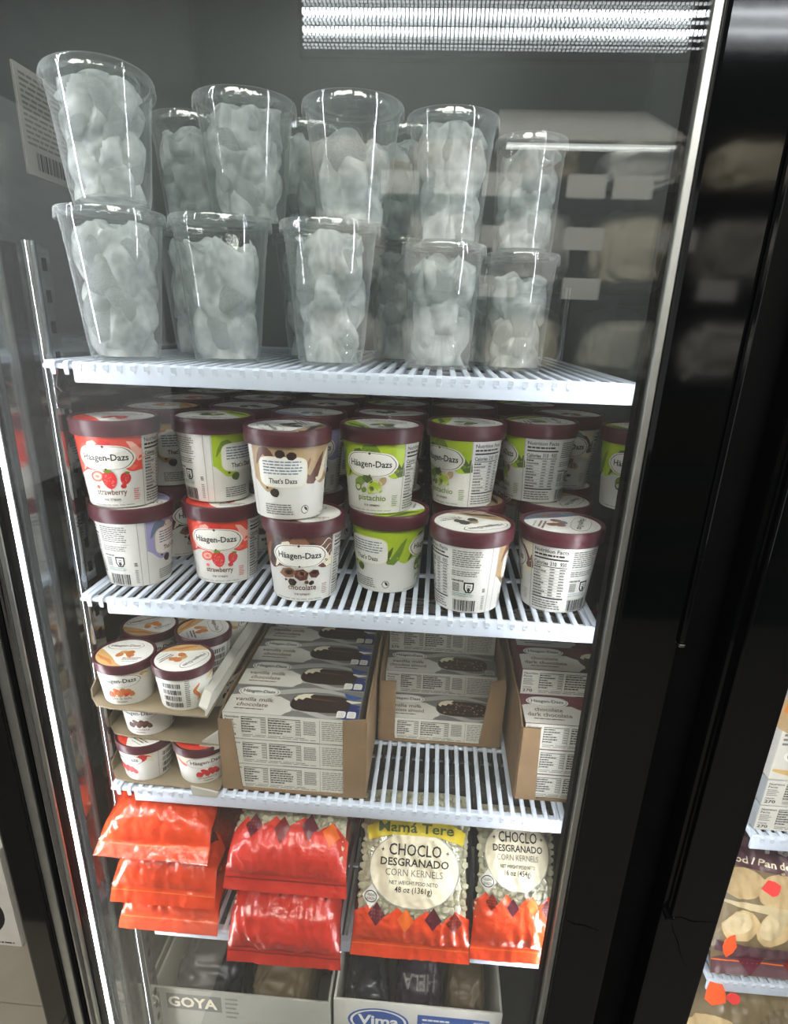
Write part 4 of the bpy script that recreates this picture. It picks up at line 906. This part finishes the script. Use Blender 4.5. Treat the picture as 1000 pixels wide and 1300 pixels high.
def bread(p, w_, L):
    p.poly([(-w_*.49, .146), (w_*.49, .118), (w_*.49, L-.03), (-w_*.49, L-.03)], 'mustard', 5); p.text('food / Pan de Yuca', -w_*.465, .1505, .0088, 'cream', 6, .02, R(-5), .125, 'l'); p.text('YUCA', -w_*.30, .164, .026, 'lgrey', 6, .03, R(-4), .11, 'l')
    p.poly([(-w_*.49, .03), (w_*.49, .02), (w_*.49, .040), (-w_*.49, .044)], 'mustard', 5)
    for k, (x, y, a, b) in enumerate(((-.098,.122,.030,.020),(-.045,.116,.034,.024),(.02,.112,.036,.024),(-.100,.068,.024,.019),(-.055,.071,.030,.020),(.0,.066,.03,.02))): p.ell(x, y, a, b, 'bread', 5, .2*k, 18, .04, k); p.ell(x-.004, y+.003, a*.75, b*.7, 'dough' if k > 2 else 'bread', 6, .2*k, 16, .04, k)
    p.ribbon([(-.125,.098),(-.09,.094),(-.05,.091),(0,.088),(.06,.086)], .011, 'dough', 7)
s5 = zz(-.525)
bag('bread_bag', .645, .26, [(-.004,s5+.020),(.004,s5+.028),(.02,s5+.055),(.05,s5+.105),(.085,s5+.160),(.12,s5+.205),(.13,s5+.216)], .05, 'bread bag with brown purple header behind the right hand door', .018, text=False, colour='mustard', seed=15, kern=False, prints=bread, film='film2')
bag('frozen_snack_bag', .64, .28, [(.0,zz(-.76)),(.004,zz(-.75)),(.02,zz(-.71)),(.05,zz(-.66)),(.09,zz(-.61)),(.13,zz(-.575)),(.14,zz(-.565))], .06, 'brown transparent bag at the bottom of the right hand freezer', .02, colour='mustard', seed=17, kern=False, film='film2', prints=lambda p, w_, L: (p.ell(-.09, .09, .04, .032, 'bread', 5, .3, 14, .06, 2), p.ell(.02, .10, .045, .034, 'tanbag', 5, .3, 14, .06, 3), p.lines(-.02, .05, .16, .20, 2, 'cream', 6, .4, 3)))
def price_tag(x, y, z, w_, h, m, label, rot, seed):
    mb = MB(); rr = random.Random(seed); n = 9
    out = [(w_/2*math.cos(2*math.pi*k/n)*rr.uniform(.75,1.1), h/2*math.sin(2*math.pi*k/n)*rr.uniform(.7,1.1)) for k in range(n)]
    mb.prism(out, -.0006, .0006); o = mb.build('price_tag', m, None, False, (x, y, z), rot); tag(o, label, 'tag')
price_tag(.549, -.018, zz(-.333), .026, .020, 'redtag', 'neon red price sticker on the bread bag', (R(-25), R(8), 0), 1)
price_tag(.5285, -.006, zz(-.449), .018, .034, 'ortag', 'neon orange torn tag by the stile above the lower right shelf', (R(-10), R(12), 0), 2)
price_tag(.528, -.010, zz(-.537), .030, .045, 'ortag', 'neon orange torn tag hanging from the lower right shelf', (R(-10), R(-14), 0), 3)
price_tag(.553, -.010, zz(-.543), .022, .018, 'redtag', 'neon red torn tag hanging from the lower right shelf', (R(-10), R(10), 0), 4)

# ------------------------------------------------------------------ notice on the left wall, box on the shop floor
nt_ = empty('paper_notice', (XL+.001, .135, zz(.43)), 'white paper notice with fine print and bar code on the left wall', 'notice'); f = P(nt_)
f('sheet', MB().box(XL+.0004, XL+.0012, .082, .186, zz(.432), zz(.527)), 'lgrey')  # white sheet coloured light grey, the shade it hangs in is painted in
p = PR(); p.lines(.088, .178, zz(.458), zz(.522), 13, 'grey', 1, .45, 3, .2); p.bars(.10, .17, zz(.438), zz(.454), 1, 4)
o = link('printed_label', p.mesh('printed_label', lambda u, v, e: (XL+.0012+e, u, v))); o.parent = nt_; o.matrix_parent_inverse = Matrix.Translation(nt_.location).inverted()
t, f = open_box(-1.21, -.835, .40, .74, .0008, .30, 'white carton with round black logo on the shop floor, far left', 'whiteboard'); f('lid_panel', MB().cbox(-1.21, -.835, .40, .74, .3004, .304, .001), 'whiteboard')
p = PR(); p.ell(-.935, .105, .075, .075, 'ink', 1, n=32); p.ell(-.935, .105, .055, .055, 'white', 2, n=32); p.ell(-.930, .10, .032, .03, 'ink', 3, 0, 12, .1); p.lines(-.96, -.85, .008, .016, 1, 'ink', 1, .6, 3, .1)
o = link('printed_label', p.mesh('printed_label', lambda u, v, e: (u, .40-e, v))); o.parent = t; o.matrix_parent_inverse = Matrix.Translation(t.location).inverted()

# ------------------------------------------------------------------ what the glass mirrors: shelving across the aisle and the shop's lamps
GY = -2.70
g = empty('aisle_shelving', (.6, GY-.25, 0), 'shelving unit across the aisle, mirrored in the freezer glass', 'shelving'); f = P(g)
GX0, GX1 = -.62, 2.6
f('back_panel', MB().box(GX0, GX1, GY-.5, GY-.47, .1, zz(1.08)), 'kraft'); f('base', MB().box(GX0, GX1, GY-.5, GY, .002, .12), 'blackmatt')
for z in (.86, .44, .02, -.40, -.75): f('shelf_board', MB().cbox(GX0, GX1, GY-.469, GY, zz(z), zz(z)+.02, .003), 'blackmatt')
tg = MB().box(-.085, .085, -.002, 0, -.045, .045).mesh('price_card', 'white')
for x, z in ((.70, .895), (.715, .69), (.73, .485), (.90, .895), (1.33, .495), (.12, .90), (.33, .895), (-.12, .895), (1.12, .69), (.34, .69), (.35, .485), (1.6, .69)):
    o = link('price_card', tg, None, (x, GY+.006, zz(z))); o.parent = g; o.matrix_parent_inverse = Matrix.Translation(g.location).inverted()
pl = MB().add([(.32,GY-.46,zz(1.28)),(1.02,GY-.46,zz(1.28)),(1.1,GY+.02,zz(1.06)),(.30,GY+.02,zz(1.06)),(.32,GY-.46,zz(1.295)),(1.02,GY-.46,zz(1.295)),(1.1,GY+.02,zz(1.075)),(.30,GY+.02,zz(1.075))], [(0,1,2,3),(7,6,5,4),(0,4,5,1),(1,5,6,2),(2,6,7,3),(3,7,4,0)])
f('canopy_board', pl, 'whiteboard')
f('canopy_light', MB().cbox(.34, 1.06, GY-.06, GY-.02, zz(1.046), zz(1.057), .003), emit('canopy_glow', (246,250,244), 5.5))
mats_ = ('white', 'whiteboard', 'greyboard', 'cream', 'tanbag'); q = 0
for r_, z in enumerate((.88, .46, .04)):
    for k in range(6):
        q += 1; hh = .19 if r_ == 0 else .33
        o = pack(-.40+k*.45+.02*(q % 3), GY-.20, zz(z)+.002+hh/2*1.16, .35, .30, hh, 'tanbag' if r_ == 0 and k < 3 else mats_[(q*3+r_) % 4], f'bulging snack bag across the aisle, {("top","second","third")[r_]} shelf, {("first","second","third","fourth","fifth","sixth")[k]} along', q)
        o.name = 'snack_bag'; o['group'] = 'snack bags across the aisle'
lm = empty('ceiling_lamp', (.46, -3.0, zz(1.47)), 'long ribbed strip lamp over the aisle, mirrored at the top of the glass', 'lamp', 'shop lamps'); f = P(lm)
f('housing', MB().cbox(-.64, 1.64, -3.09, -3.03, zz(1.46), zz(1.69), .01), 'blackmatt')
f('hanger', MB().tube([(-.3, -3.06, zz(1.69)), (-.3, -3.06, 3.05)], .008), 'alu'); f('hanger', MB().tube([(1.3, -3.06, zz(1.69)), (1.3, -3.06, 3.05)], .008), 'alu')
rows = ((1.655, .009, .5), (1.620, .022, 2.0), (1.588, .010, .8), (1.553, .020, 1.8), (1.524, .007, .6), (1.496, .006, .5))
n = 118
for z, h, sg in rows:
    mb = MB()
    for k in range(n):
        x = -.613+k*.0189; mb.box(x, x+.0128, -3.029, -3.022, zz(z)-h/2, zz(z)+h/2)
    o = f('light_row', mb, emit('lamp_row', (240,246,250), ROW_POWER*sg)); o['kind'] = 'stuff'
for k, (x, y) in enumerate(((-.6, -1.72), (.9, -1.72))):
    lp = empty('ceiling_lamp', (x, y, 2.98), f'flat square ceiling lamp panel over the aisle, {("nearer the left freezer edge","nearer the right freezer")[k]}', 'lamp', 'shop lamps'); f = P(lp)
    f('frame', MB().cbox(x-.62, x+.62, y-.32, y+.32, 3.0, 3.04, .004), 'alu'); f('diffuser', MB().box(x-.6, x+.6, y-.3, y+.3, 2.992, 2.9995), emit('panel_glow', (255,252,244), PANEL_POWER))
